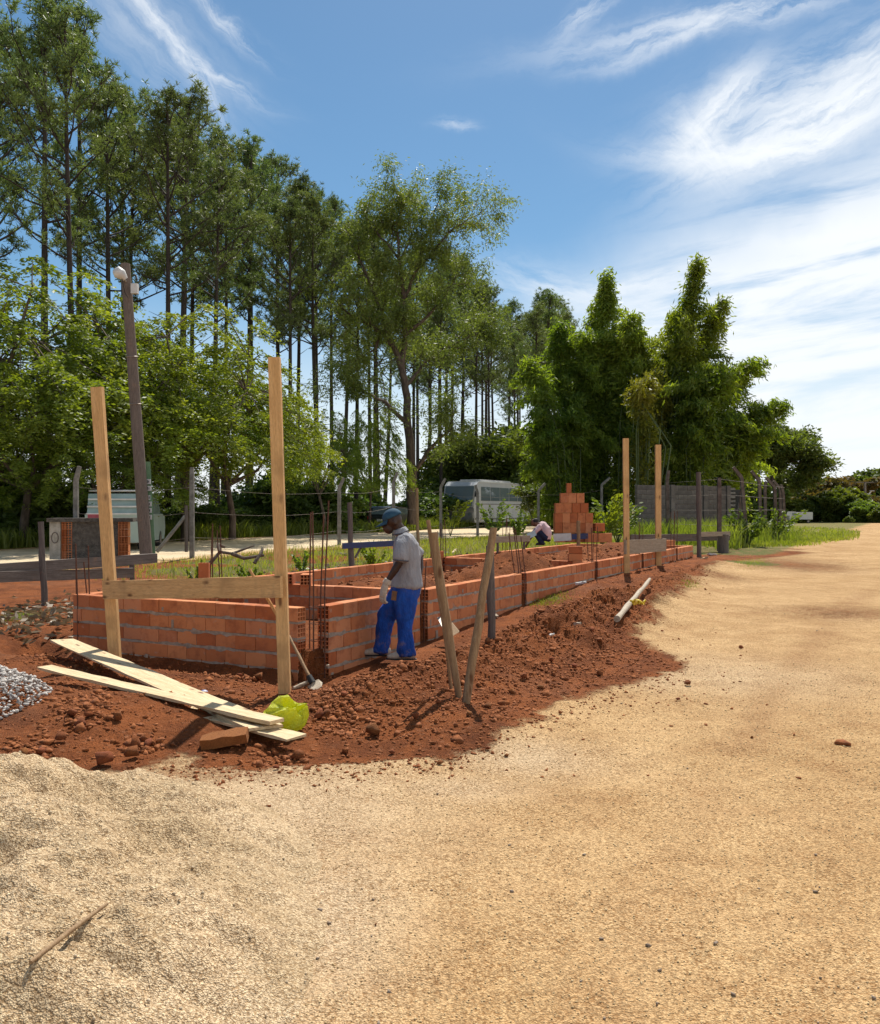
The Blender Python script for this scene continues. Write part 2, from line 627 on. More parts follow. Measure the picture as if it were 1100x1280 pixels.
M = {}
M['pine_wood'] = wood('pine_wood', (.66, .40, .18), (.52, .28, .11))
M['pine_wood_x'] = wood('pine_wood_lengthwise', (.74, .47, .21), (.58, .33, .13), axis='X', grime=(.46, .28, .12))
M['pale_plank'] = wood('pale_plank', (.70, .55, .34), (.54, .39, .21), axis='X', rough=.7)
M['grey_plank'] = wood('grey_plank', (.20, .165, .14), (.11, .085, .07), axis='X', knot=False)
M['tan_grey_plank'] = wood('tan_grey_plank', (.36, .29, .21), (.24, .18, .12), axis='X', knot=False)
M['stick'] = wood('stick_wood', (.36, .24, .13), (.24, .14, .07))
M['old_post'] = wood('old_post', (.17, .14, .12), (.09, .072, .062), knot=False)
M['bleached'] = simple('bleached_log', (.50, .43, .33), (.30, .235, .165), 10, .8, .5, 30, stretch=(1, 5, 5))
M['concrete_post'] = simple('concrete_post', (.24, .225, .20), (.13, .12, .105), 7, .9, .5, 50)
M['rust'] = simple('rusty_steel', (.16, .075, .045), (.10, .045, .03), 30, .75, .3, 200, metal=.3)
M['mortar'] = simple('mortar', (.40, .335, .27), (.25, .20, .155), 14, .95, .8, 60, bdist=.006)
M['bark'] = simple('pine_bark', (.075, .058, .046), (.035, .027, .022), 5, .9, .7, 9, stretch=(3, 3, .6), rand=.25, bdist=.05)
M['bark_grey'] = simple('grey_bark', (.16, .12, .09), (.07, .05, .04), 4, .9, .6, 10, stretch=(2, 2, .6), rand=.2, bdist=.04)
M['culm'] = simple('bamboo_culm', (.10, .13, .04), (.06, .08, .03), 6, .6)
M['needles'] = foliage('pine_needles', (.062, .098, .036), (.150, .195, .066), .36, (1.5, 1.5, .7), .35)
M['leaf_bright'] = foliage('bright_leaves', (.105, .165, .022), (.235, .295, .045), .5, (1.5, 1.4, .35), .3)
M['leaf_mid'] = foliage('mid_leaves', (.075, .115, .022), (.16, .20, .04), .42, (1.5, 1.5, .4), .3)
M['leaf_euc'] = foliage('gum_leaves', (.085, .135, .036), (.19, .245, .062), .42, (1.4, 1.4, .5), .3)
M['leaf_dark'] = foliage('dark_leaves', (.06, .10, .026), (.15, .19, .045), .42, (1.4, 1.5, .5), .3)
M['leaf_bamboo'] = foliage('bamboo_leaves', (.085, .145, .022), (.27, .33, .055), .52, (1.6, 1.6, .35), .22)
M['leaf_bamboo_y'] = foliage('yellow_bamboo_leaves', (.13, .16, .02), (.24, .23, .035), .45, (1.4, 1.4, .35), .3)
M['leaf_orange'] = foliage('flowering_crown', (.13, .09, .028), (.08, .10, .03), .35, (1.4, 1.1, .5), .5)
M['grass'] = foliage('grass_blades', (.13, .165, .028), (.27, .285, .07), .45, (1.4, 1.5, .35), .5)
M['straw'] = foliage('dry_litter', (.30, .22, .12), (.17, .11, .06), .2, (1, 1, 1), 2)
M['white_paint'] = simple('white_paint', (.62, .62, .60), (.5, .49, .46), 5, .45, spec=.5)
M['blue_board'] = simple('blue_paint', (.035, .055, .15), (.05, .06, .11), 9, .7)
M['steel'] = simple('worn_steel', (.34, .31, .28), (.22, .17, .13), 14, .5, metal=.6)
M['dark'] = simple('dark_rubber', (.02, .02, .021), (.03, .03, .03), 8, .7)


def brick_material(name, tint=1.0):
    m, T, b = new_mat(name)
    co = objco(T)
    ri = T.node('ShaderNodeObjectInfo').outputs['Random']
    r2 = T.math('FRACT', T.math('MULTIPLY', ri, 13.7))
    off = T.node('ShaderNodeCombineXYZ')
    T.put(off.inputs[0], T.math('MULTIPLY', ri, 37.0)); T.put(off.inputs[1], T.math('MULTIPLY', r2, 11.0))
    va = T.node('ShaderNodeVectorMath', operation='ADD')
    T.l.new(co, va.inputs[0]); T.l.new(off.outputs[0], va.inputs[1])
    p = va.outputs[0]
    base = T.mix(ri, (.62 * tint, .250 * tint, .105 * tint), (.42 * tint, .125 * tint, .045 * tint))
    base = T.mix(T.math('MULTIPLY', T.step(r2, .7, 1.0), .6), base, (.60, .27, .14))
    base = T.mix(T.math('MULTIPLY', T.step(T.noise(p, 7, 5, .6), .45, .75), .65), base, (.27, .085, .042))
    base = T.mix(T.math('MULTIPLY', T.step(T.noise(p, 16, 4, .6), .6, .8), .6), base, (.46, .33, .25))
    T.l.new(base, b.inputs['Base Color'])
    b.inputs['Roughness'].default_value = .88
    b.inputs['Specular IOR Level'].default_value = .2
    wv = T.node('ShaderNodeTexWave', wave_type='BANDS', bands_direction='Z', wave_profile='SIN')
    T.l.new(co, wv.inputs['Vector'])
    wv.inputs['Scale'].default_value = 22
    wv.inputs['Distortion'].default_value = .6
    h = T.math('ADD', T.math('MULTIPLY', wv.outputs['Fac'], .6), T.math('MULTIPLY', T.noise(p, 60, 4), .8))
    T.l.new(T.bump(h, .45, .004), b.inputs['Normal'])
    return m


M['brick'] = brick_material('terracotta')


def ground_material():
    m, T, b = new_mat('site_ground')
    co = objco(T)
    at_ = lambda n: T.node('ShaderNodeAttribute', attribute_name=n).outputs['Fac']
    trk = at_('track')
    red, grs, road, pale = at_('red'), at_('grass'), at_('road'), at_('pale')
    # gritty tan surface: grains of several sizes
    g1 = T.rgb2bw(T.voronoi(co, 95))
    g2 = T.rgb2bw(T.voronoi(co, 260))
    g3 = T.rgb2bw(T.voronoi(co, 34))
    n1 = T.noise(co, .55, 5, .6)
    n2 = T.noise(co, 3.0, 5, .65)
    tan = T.mix(T.step(n1, .35, .65), (.51, .355, .180), (.43, .285, .135))
    tan = T.mix(T.math('MULTIPLY', T.step(n2, .46, .72), .5), tan, (.35, .215, .10))
    tan = T.mix(T.math('MULTIPLY', T.step(T.noise(co, 1.1, 6, .7), .52, .7), .5), tan, (.34, .20, .09))
    tan = T.mix(T.math('MULTIPLY', pale, .95), tan, (.50, .39, .25))
    pd = T.voronoi(co, 120, out='Distance'); pd2 = T.voronoi(co, 60, out='Distance')
    tan = T.mix(T.math('MULTIPLY', trk, .55), tan, (.33, .20, .095))
    gr = T.math('ADD', T.math('ADD', T.math('MULTIPLY', g1, .45), T.math('MULTIPLY', g2, .35)), T.math('MULTIPLY', g3, .2))
    tan = T.mix(.62, tan, T.mix(T.step(gr, .26, .66), (.34, .30, .25), (1.0, .97, .9)), 'MULTIPLY')
    crev_shade = T.math('ADD', T.math('MULTIPLY', T.step(pd, .38, .72), .6), T.math('MULTIPLY', T.step(pd2, .42, .74), .5), clamp=True)  # shade in the gaps between grains, painted into the tan colour
    crev_shade = T.math('MULTIPLY', crev_shade, T.step(T.noise(co, 2.4, 5, .65), .25, .65, .45, 1.0))
    tan = T.mix(crev_shade, tan, T.mix(1.0, tan, (.46, .36, .27), 'MULTIPLY'))
    tan = T.mix(.35, tan, (.62, .44, .22), 'SCREEN') if False else T.mix(1.0, tan, (1.42, 1.40, 1.46), 'MULTIPLY')
    # red earth
    soil = T.mix(T.step(T.noise(co, 2.2, 6, .65), .35, .68), (.325, .100, .029), (.18, .054, .017))
    soil = T.mix(T.math('MULTIPLY', T.step(T.noise(co, 14, 5, .65), .45, .72), .5), soil, (.34, .118, .042))
    soil = T.mix(T.math('MULTIPLY', T.step(g3, .72, .95), .35), soil, (.36, .17, .09))
    soil = T.mix(T.math('MULTIPLY', T.step(T.noise(co, .35, 3), .5, .75), .35), soil, (.30, .15, .085))
    soil = T.mix(T.math('MULTIPLY', T.step(T.noise(co, 1.3, 5, .65), .50, .66), .55), soil, (.115, .034, .013))
    rn = T.math('ADD', red, T.math('MULTIPLY', T.math('SUBTRACT', T.noise(co, 11, 5, .7), .5), .55))
    rn = T.math('ADD', rn, T.math('MULTIPLY', T.math('SUBTRACT', g3, .5), .35))
    rmix = T.step(rn, .22, .85)
    col = T.mix(rmix, tan, soil)
    # turf and road
    turf = T.mix(T.step(T.noise(co, 6, 4), .4, .65), (.12, .14, .035), (.25, .16, .07))
    gm = T.step(T.math('ADD', grs, T.math('MULTIPLY', T.math('SUBTRACT', T.noise(co, 5, 5, .7), .5), .8)), .35, .6)
    col = T.mix(gm, col, turf)
    rd = T.mix(T.step(T.noise(co, .7, 4), .4, .65), (.66, .53, .35), (.54, .42, .27))
    col = T.mix(road, col, rd)
    T.l.new(col, b.inputs['Base Color'])
    b.inputs['Roughness'].default_value = .95
    b.inputs['Specular IOR Level'].default_value = .12
    hgt = T.math('ADD', T.math('MULTIPLY', g1, .55), T.math('ADD', T.math('MULTIPLY', g3, .3), T.math('MULTIPLY', g2, .15)))
    hgt = T.math('SUBTRACT', hgt, T.math('ADD', T.math('MULTIPLY', pd, .9), T.math('MULTIPLY', pd2, .7)))
    b1 = T.bump(hgt, .7, .012)
    hs = T.math('ADD', T.noise(co, 22, 6, .7), T.math('MULTIPLY', T.noise(co, 70, 4, .6), .4))
    b2 = T.bump(T.math('MULTIPLY', hs, rmix), 1.0, .05, b1)
    T.l.new(b2, b.inputs['Normal'])
    return m


M['ground'] = ground_material()


def sand_material():
    m, T, b = new_mat('coarse_sand')
    co = objco(T)
    g1 = T.rgb2bw(T.voronoi(co, 120)); g2 = T.rgb2bw(T.voronoi(co, 48)); n = T.noise(co, 1.6, 5, .6)
    col = T.mix(T.step(n, .35, .65), (.53, .42, .285), (.43, .335, .215))
    gr = T.math('ADD', T.math('MULTIPLY', g1, .6), T.math('MULTIPLY', g2, .4))
    col = T.mix(.6, col, T.mix(T.step(gr, .25, .7), (.36, .32, .27), (1, 1, .95)), 'MULTIPLY')
    col = T.mix(T.math('MULTIPLY', T.step(T.noise(co, 26, 5, .7), .5, .7), .3), col, (.28, .20, .125))
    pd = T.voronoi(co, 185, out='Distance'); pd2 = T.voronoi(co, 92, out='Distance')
    crev_shade = T.math('ADD', T.math('MULTIPLY', T.step(pd, .38, .72), .6), T.math('MULTIPLY', T.step(pd2, .40, .72), .6), clamp=True)  # painted shade: sand colour darkened between the grains
    col = T.mix(crev_shade, col, T.mix(1.0, col, (.50, .42, .34), 'MULTIPLY'))
    col = T.mix(1.0, col, (1.58, 1.54, 1.50), 'MULTIPLY')
    T.l.new(col, b.inputs['Base Color'])
    b.inputs['Roughness'].default_value = .95
    b.inputs['Specular IOR Level'].default_value = .15
    h = T.math('SUBTRACT', T.math('MULTIPLY', g2, .3), T.math('ADD', T.math('MULTIPLY', pd, .8), T.math('MULTIPLY', pd2, .9)))
    h = T.math('ADD', h, T.math('ADD', T.math('MULTIPLY', g1, .3), T.math('MULTIPLY', T.noise(co, 30, 5, .65), .9)))
    T.l.new(T.bump(h, .75, .011), b.inputs['Normal'])
    return m


M['sand'] = sand_material()
M['sand_crumb'] = simple('sand_crumb', (.53, .42, .285), (.43, .335, .215), 60, .95)
M['yard_stone'] = simple('yard_stone', (.20, .14, .10), (.34, .27, .20), 9, .9)
M['clod'] = simple('red_clods', (.20, .062, .021), (.34, .112, .036), 14, .95, .8, 60, rand=.2)
M['stone'] = simple('crushed_stone', (.58, .53, .48), (.34, .31, .28), 20, .85, .4, 60)
M['pebble'] = foliage('pebbles', (.66, .49, .28), (.44, .30, .16), 0.0, (1, 1, 1), 3.0, .9, .1)
M['fabric_grey'] = simple('grey_polo', (.33, .33, .345), (.26, .26, .275), 9, .9, .9, 13, stretch=(1.2, 1.2, .55), bdist=.035)
M['fabric_blue'] = simple('blue_work_trousers', (.012, .075, .38), (.010, .05, .27), 6, .85, .35, 300, bdist=.002)
M['fabric_blue'] = simple('blue_work_cloth', (.014, .085, .40), (.008, .045, .24), 7, .9, .9, 11, stretch=(1.3, 1.3, .6), bdist=.04)
_T = NT(M['fabric_blue'].node_tree); _b = _T.n['Principled BSDF']
_src = _b.inputs['Base Color'].links[0].from_socket
_z = _T.node('ShaderNodeSeparateXYZ'); _T.l.new(objco(_T), _z.inputs[0])
_d = _T.math('MULTIPLY', _T.step(_T.noise(objco(_T), 9, 5, .7), .48, .72), _T.step(_z.outputs[2], .55, .05, .15, .8))
_T.l.new(_T.mix(_d, _src, (.20, .13, .10)), _b.inputs['Base Color'])
M['skin'] = simple('dark_skin', (.050, .024, .015), (.038, .018, .011), 12, .5, .1, 300, spec=.4)
M['skin2'] = simple('brown_skin', (.16, .075, .045), (.12, .055, .033), 12, .55, spec=.35)
M['cap'] = simple('cap_cloth', (.030, .085, .135), (.022, .06, .10), 12, .85)
M['glove'] = simple('work_glove', (.55, .49, .41), (.42, .35, .27), 18, .95, .3, 200)
M['shoe'] = simple('dusty_shoe', (.50, .45, .38), (.33, .26, .19), 14, .85)
M['hair'] = simple('black_hair', (.012, .010, .009), (.02, .017, .015), 30, .7)
M['pink_shirt'] = simple('pale_pink_shirt', (.62, .44, .44), (.52, .35, .36), 6, .85)
M['navy'] = simple('navy_trousers', (.016, .022, .055), (.012, .016, .04), 6, .85)

# ------------------------------------------------------------------ ground


def axis(fine0, fine1, step, lo, hi, grow=1.09):
    a = list(np.arange(fine0, fine1 + 1e-6, step))
    s, x = step, a[-1]
    while x < hi:
        s *= grow
        x += s
        a.append(x)
    s, x, pre = step, a[0], []
    while x > lo:
        s *= grow
        x -= s
        pre.append(x)
    return np.array(pre[::-1] + a)


def build_ground():
    xs = axis(-4.6, 4.6, .040, -600, 600, 1.075)
    ys = [1.6]
    while ys[-1] < 1500:
        y = ys[-1]
        ys.append(y + max(.028, .0050 * y, .03 * (y - 30)))
    pre, s, y = [], .04, 1.6
    while y > -60:
        s *= 1.25
        y -= s
        pre.append(y)
    ys = np.array(pre[::-1] + ys)
    X, Y = np.meshgrid(xs, ys)
    x, y = X.ravel(), Y.ravel()
    z = height(x, y)
    # sand heap stands on the ground, so no need to cut it
    nx, ny = len(xs), len(ys)
    i = np.arange(nx * ny).reshape(ny, nx)
    faces = np.stack([i[:-1, :-1], i[:-1, 1:], i[1:, 1:], i[1:, :-1]], -1).reshape(-1, 4)
    me = mesh_np('ground', np.stack([x, y, z], 1), faces, True)
    u, v = w2uv(x, y)
    red = dirt_amount(x, y)
    # redder trampled patches on the gravel, far right
    for px, py, rx, ry, a in ((985, 705, 1.6, 3.2, .62), (1060, 765, 1.5, 1.2, .5), (900, 722, .7, 1.6, .5), (250, 965, .9, .35, .45), (430, 1040, .25, .45, .25), (930, 692, 2.0, 1.6, .6)):
        gx, gy = G(px, py)
        red = np.maximum(red, a * np.exp(-((x - gx) / rx) ** 2 - ((y - gy) / ry) ** 2))
    grass = sstep(-.6, .5, sdpoly(x, y, VERGE) + fbm(x * .8, y * .8, 51, 3) * .6)
    grass = np.maximum(grass, .8 * sstep(3.9, 5.2, v) * (1 - sstep(11.2, 12.5, v)) * sstep(-.15, .35, fbm(x * .35, y * .35, 52, 3) + .25 * sstep(4, 12, u)) * sstep(4.5, 10, u))
    # beyond the plot everything is rough turf
    grass = np.maximum(grass, sstep(20.6, 22, v))
    grass = np.maximum(grass, sstep(19.5, 22, u) * sstep(-2.6, -.5, v) * (v < 13))
    gx, gy = G(940, 704)
    grass = np.maximum(grass, .9 * np.exp(-((x - gx) / .8) ** 2 - ((y - gy) / 1.0) ** 2))
    gx, gy = G(690, 752)
    grass = np.maximum(grass, .55 * np.exp(-((x - gx) / .25) ** 2 - ((y - gy) / .7) ** 2))
    gx, gy = G(30, 770)
    grass = np.maximum(grass, .6 * np.exp(-((x - gx) / .7) ** 2 - ((y - gy) / .7) ** 2))
    road = sstep(12.6, 13.6, v + fbm(x * .5, y * .5, 53, 3) * .5) * (1 - sstep(20.2, 21, v + fbm(x * .5, y * .5, 54, 3) * .5))
    pale = np.exp(-((x + .9) / .9) ** 2 - ((y - 4.9) / 1.3) ** 2)
    pale = np.maximum(pale, np.exp(-((x + .45) / .35) ** 2 - ((y - 3.6) / .9) ** 2))
    pale = np.maximum(pale, 1.0 - sstep(.9, 2.0, ((x + 2.05) / 1.42) ** 2 + ((y - 3.45) / 1.75) ** 2 + .32 * fbm(x * 1.3, y * 1.3, 71, 5, .6)))
    for px, py, rx, ry, a in ((650, 950, .55, .45, .8), (560, 985, .5, .35, .7), (830, 850, .5, .6, .6), (900, 830, .7, .8, .4)):
        gx, gy = G(px, py)
        pale = np.maximum(pale, a * np.exp(-((x - gx) / rx) ** 2 - ((y - gy) / ry) ** 2))
    pale = np.maximum(pale, .6 * np.exp(-((x - 2.8) / 1.2) ** 2 - ((y - 8.8) / 1.0) ** 2))
    # wheel tracks curving over the yard
    track = np.zeros_like(x)
    for off, cv in ((-4.3, .004), (-5.85, .004), (-7.4, .010), (-8.9, .010)):
        dv = v - (off - cv * (u - 2) ** 2 + .12 * fbm(u * .3, u * 0 + off, 83, 2))
        track = np.maximum(track, np.exp(-(dv / .17) ** 2) * sstep(-.45, .45, fbm(x * .9, y * .9, 84, 3) + .1))
    for n, a in (('track', track), ('red', red), ('grass', grass), ('road', road), ('pale', pale)):
        at_ = me.attributes.new(n, 'FLOAT', 'POINT')
        at_.data.foreach_set('value', np.ascontiguousarray(a, dtype=np.float32))
    o = obj('ground', me, M['ground'])
    tag(o, kind='structure')


build_ground()

ICO = None


def ico_variants(n, sub=1, amp=.28, seed=3):
    out = []
    rs = np.random.RandomState(seed)
    for k in range(n):
        bm = bmesh.new()
        bmesh.ops.create_icosphere(bm, subdivisions=sub, radius=1)
        vs = np.array([v.co[:] for v in bm.verts])
        fs = np.array([[v.index for v in f.verts] for f in bm.faces])
        bm.free()
        d = 1 + amp * rs.uniform(-1, 1, len(vs))
        vs = vs * d[:, None] * rs.uniform(.75, 1.2, 3)
        out.append((vs, fs))
    return out


def scatter(name, pts, scales, variants, mat, flat=.7, sink=.25, seed=1, label=None, cat=None, kind='stuff', smooth=False, parent=None):
    """many little lumps as one mesh"""
    rs = np.random.RandomState(seed)
    V_, F_ = [], []
    b = 0
    for p, s in zip(pts, scales):
        vs, fs = variants[rs.randint(len(variants))]
        a = rs.uniform(0, 6.283)
        c, sn = math.cos(a), math.sin(a)
        w = vs * s
        w = np.stack([w[:, 0] * c - w[:, 1] * sn, w[:, 0] * sn + w[:, 1] * c, w[:, 2] * flat], 1)
        w = w + np.array(p) + np.array([0, 0, s * flat * (1 - 2 * sink)])
        V_.append(w); F_.append(fs + b)
        b += len(vs)
    me = mesh_np(name, np.concatenate(V_), np.concatenate(F_), smooth)
    o = obj(name, me, mat, parent)
    return tag(o, label, cat, None, kind)


ICO0 = ico_variants(14, 1, .22, 5)
ICOS = [(v[:12], None) for v, f in ICO0]


def ico0(n, seed):
    out = []
    rs = np.random.RandomState(seed)
    t = (1 + 5 ** .5) / 2
    vs = np.array([(-1, t, 0), (1, t, 0), (-1, -t, 0), (1, -t, 0), (0, -1, t), (0, 1, t), (0, -1, -t), (0, 1, -t), (t, 0, -1), (t, 0, 1), (-t, 0, -1), (-t, 0, 1)]) / 1.9
    fs = np.array([(0, 11, 5), (0, 5, 1), (0, 1, 7), (0, 7, 10), (0, 10, 11), (1, 5, 9), (5, 11, 4), (11, 10, 2), (10, 7, 6), (7, 1, 8), (3, 9, 4), (3, 4, 2), (3, 2, 6), (3, 6, 8), (3, 8, 9), (4, 9, 5), (2, 4, 11), (6, 2, 10), (8, 6, 7), (9, 8, 1)])
    for k in range(n):
        d = 1 + .45 * rs.uniform(-1, 1, 12)
        out.append((vs * d[:, None] * rs.uniform(.55, 1.35, 3), fs))
    return out


def chunks(n, k, seed, squash=(.55, 1.3)):
    """angular broken lumps: hulls of a few random points"""
    rs = np.random.RandomState(seed)
    out = []
    for _ in range(n):
        bm = bmesh.new()
        p = rs.normal(size=(k, 3)); p /= np.linalg.norm(p, axis=1, keepdims=True)
        p = p * rs.uniform(.72, 1.08, (k, 1)) * rs.uniform(squash[0], squash[1], 3)
        for q in p:
            bm.verts.new(q)
        r = bmesh.ops.convex_hull(bm, input=bm.verts[:])
        bmesh.ops.delete(bm, geom=[g for g in r['geom_interior'] if isinstance(g, bmesh.types.BMVert)], context='VERTS')
        bm.verts.index_update()
        vs = np.array([v.co[:] for v in bm.verts]); fs = np.array([[v.index for v in f.verts] for f in bm.faces if len(f.verts) == 3])
        bm.free()
        out.append((vs, fs))
    return out


SMALL = chunks(22, 9, 9)


def octa(n, seed):
    rs = np.random.RandomState(seed)
    vs = np.array([(1, 0, 0), (0, 1, 0), (-1, 0, 0), (0, -1, 0), (0, 0, 1), (0, 0, -1.)])
    fs = np.array([(0, 1, 4), (1, 2, 4), (2, 3, 4), (3, 0, 4), (1, 0, 5), (2, 1, 5), (3, 2, 5), (0, 3, 5)])
    return [((vs + rs.uniform(-.3, .3, vs.shape)) * rs.uniform(.75, 1.3, 3), fs) for _ in range(n)]


OCTA = octa(20, 4)


def scatter_soil():
    rs = np.random.RandomState(5)
    pts, sc = [], []
    # clods on the loose earth: dense on the ridge, thinner elsewhere
    n = 0
    while n < 21000:
        if rs.rand() < .62:
            u = rs.uniform(-2.2, 14) if rs.rand() < .5 else rs.uniform(-2.2, 5.5)
            v = float(RIDGE_V(np.array(u))) + rs.normal(0, .62)
            p = uv2w(u, v)
            x, y = p.x, p.y
        else:
            x, y = rs.uniform(-4.6, 3.2), rs.uniform(5.3, 10.5)
        uu, vv = w2uv(x, y)
        if uu > -.05 and -.05 < vv < 3.5:
            continue
        d = float(dirt_amount(np.array([x]), np.array([y]))[0])
        if rs.rand() > d ** 1.5 + .015:
            continue
        near_shelf = (-1.0 < vv < 0 and uu > .3)
        if near_shelf and rs.rand() < .75:
            continue
        s = .005 + .020 * rs.rand() ** 2.0 + (.036 * rs.rand() if rs.rand() < .035 else 0)
        pts.append((x, y)); sc.append(s)
        n += 1
    # rubble clusters on the slope below the planks
    for px, py, rx, ry, n_ in ((100, 915, 45, 20, 260), (180, 943, 30, 9, 90), (40, 950, 45, 14, 130), (300, 845, 60, 10, 200), (430, 905, 45, 25, 260), (350, 950, 40, 10, 90), (60, 815, 30, 14, 160), (130, 835, 35, 12, 120)):
        for k in range(n_):
            a, b = rs.normal(0, .5, 2)
            x, y = G(px + a * rx, py + b * ry)
            pts.append((x, y)); sc.append(.010 + .036 * rs.rand() ** 2.2)
    # inside the foundation
    for k in range(2600):
        u, v = rs.uniform(2.6, 17.3), rs.uniform(.2, 3.1)
        p = uv2w(u, v)
        pts.append((p.x, p.y)); sc.append(.012 + .055 * rs.rand() ** 2.6)
    # back spoil
    for k in range(1300):
        u, v = rs.uniform(0, 15), rs.normal(4.8, .8)
        if v < 3.6: continue
        p = uv2w(u, v)
        pts.append((p.x, p.y)); sc.append(.015 + .05 * rs.rand() ** 2)
    # crumbs strewn on the gravel around the ridge
    for k in range(1500):
        px, py = rs.normal(800, 70), rs.normal(848, 26)
        if k < 1100:
            px = rs.uniform(150, 860)
            py = np.interp(px, [150, 330, 560, 640, 720, 790, 860], [968, 964, 952, 926, 886, 862, 836]) + abs(rs.normal(0, 15)) - 6
        x, y = G(px, py)
        pts.append((x, y)); sc.append(.004 + .016 * rs.rand() ** 2.5)
    P = np.array(pts)
    z = height(P[:, 0], P[:, 1])
    scatter('loose_soil_clods', np.column_stack([P, z]), sc, SMALL, M['clod'], .8, .42, 2,
            'crumbly red earth clods strewn over the spoil and inside the brick foundation', 'soil clods')
    # pebbles on the tan gravel
    pts, sc = [], []
    for k in range(42000):
        y = 2.4 + 7.0 * rs.rand() ** 1.6
        x = rs.uniform(-.55, .55) * y * .98
        pts.append((x, y)); sc.append((.0014 + .0034 * rs.rand() ** 5) * (.75 + y / 9))
    P = np.array(pts)
    d = dirt_amount(P[:, 0], P[:, 1])
    keep = d < .5
    P, sc = P[keep], np.array(sc)[keep]
    z = height(P[:, 0], P[:, 1])
    scatter('gravel_pebbles', np.column_stack([P, z]), sc, OCTA, M['pebble'], .75, .25, 4,
            'small pebbles and grit lying on the tan gravel yard', 'pebbles')

    # separate stones lying about the yard
    pts, sc = [], []
    for k in range(170):
        y = 2.8 + 12 * rs.rand() ** 1.3
        x = rs.uniform(-.25, .5) * y
        pts.append((x, y)); sc.append(.005 + .010 * rs.rand() ** 2.5)
    P = np.array(pts)
    keep = dirt_amount(P[:, 0], P[:, 1]) < .4
    P, sc = P[keep], np.array(sc)[keep]
    scatter('yard_stones', np.column_stack([P, height(P[:, 0], P[:, 1])]), sc, SMALL, M['yard_stone'], .75, .25, 14, 'odd small dark stones lying about the tan gravel yard', 'stones')


scatter_soil()


def single_clods():
    rs = random.Random(4)
    meshes = []
    for i, (vs, fs) in enumerate(chunks(6, 15, 21, (.75, 1.2))):
        # lumpy
        n = fbm(vs[:, 0] * 1.9 + i * 5, vs[:, 1] * 1.9 + vs[:, 2] * 1.5, i, 3)
        q = vs * (1 + .10 * n)[:, None]
        for _ in range(4):                     # broken facets
            dn = np.random.RandomState(i * 31 + _).normal(size=3); dn /= np.linalg.norm(dn)
            h = q @ dn
            q = q - np.maximum(h - .62, 0)[:, None] * dn * .85
        me = mesh_np('clod', q, fs, False)
        me.materials.append(M['clod'])
        meshes.append(me)
    spots = [  # px, py, radius, label
        (466, 920, .105, 'largest dark lump of red earth below the spoil ridge, nearest the bag'),
        (860, 857, .062, 'lone pyramid shaped lump of red earth out on the tan gravel'),
        (281, 934, .13, 'broad flat slab of red earth below the plank ends'),
        (256, 936, .07, None), (169, 934, .085, None), (166, 949, .085, None), (185, 937, .06, None), (130, 958, .10, None),
        (148, 915, .06, None), (90, 900, .07, None), (100, 915, .07, None), (75, 930, .07, None), (112, 905, .05, None),
        (50, 945, .06, None), (30, 950, .06, None), (15, 962, .07, None), (399, 899, .07, None), (409, 898, .06, None), (433, 943, .05, None),
        (490, 943, .035, None), (550, 956, .032, None), (610, 938, .03, None), (633, 946, .026, None), (700, 893, .03, None),
        (735, 858, .03, None), (848, 876, .035, None), (926, 811, .045, None), (828, 790, .03, None), (372, 950, .07, None), (346, 962, .03, None),
        (585, 895, .045, None), (520, 905, .05, None), (655, 850, .05, None), (690, 830, .06, None), (640, 868, .05, None), (740, 810, .06, None),
        (325, 842, .09, None), (300, 848, .06, None), (430, 870, .05, None), (500, 868, .045, None), (548, 880, .04, None), (610, 885, .045, None),
        (675, 862, .04, None), (718, 835, .05, None), (940, 923, .018, None), (470, 1157, .010, None)]
    for i, (px, py, r, lab) in enumerate(spots):
        x, y = G(px, py)
        for _ in range(6):                     # settle onto the uneven ground along the same line of sight
            z = hz(x, y)
            d = (EYE - z) * F / (py - HOR)
            x, y = (px - 550) / F * d, d
        z = hz(x, y)
        o = obj('earth_clod', meshes[i % 6], None, None, (x, y, z + r * .45), (rs.uniform(-.3, .3), rs.uniform(-.3, .3), rs.uniform(0, 6.28)),
                (r * rs.uniform(.7, 1.0), r * rs.uniform(.6, .9), r * rs.uniform(.5, .75)))
        if i == 2:
            sl = MB(); sl.bar((-1, 0, 0), (1, 0, 0), 1.5, 1.0, (0, 0, 1), 4, .12, rs)
            o.data = sl.mesh('clod'); o.data.materials.append(M['clod'])
            o.scale = (r * 1.15, r * .7, r * .5); o.rotation_euler = (.1, -.15, .1)
        zone = ('out on the tan gravel' if px > 780 else 'on the spoil ridge near the crossed sticks' if px > 480 and py < 930 else 'at the foot of the spoil ridge' if px > 480
                else 'in the trench by the short brick wall' if py < 880 and px < 450 else 'right of the plank ends' if px > 320 else 'between the stone heap and the planks' if px < 150 else 'in the small cluster below the planks')
        tag(o, lab or 'lump of red earth ' + zone, 'earth clod', 'loose lumps of red earth')


single_clods()


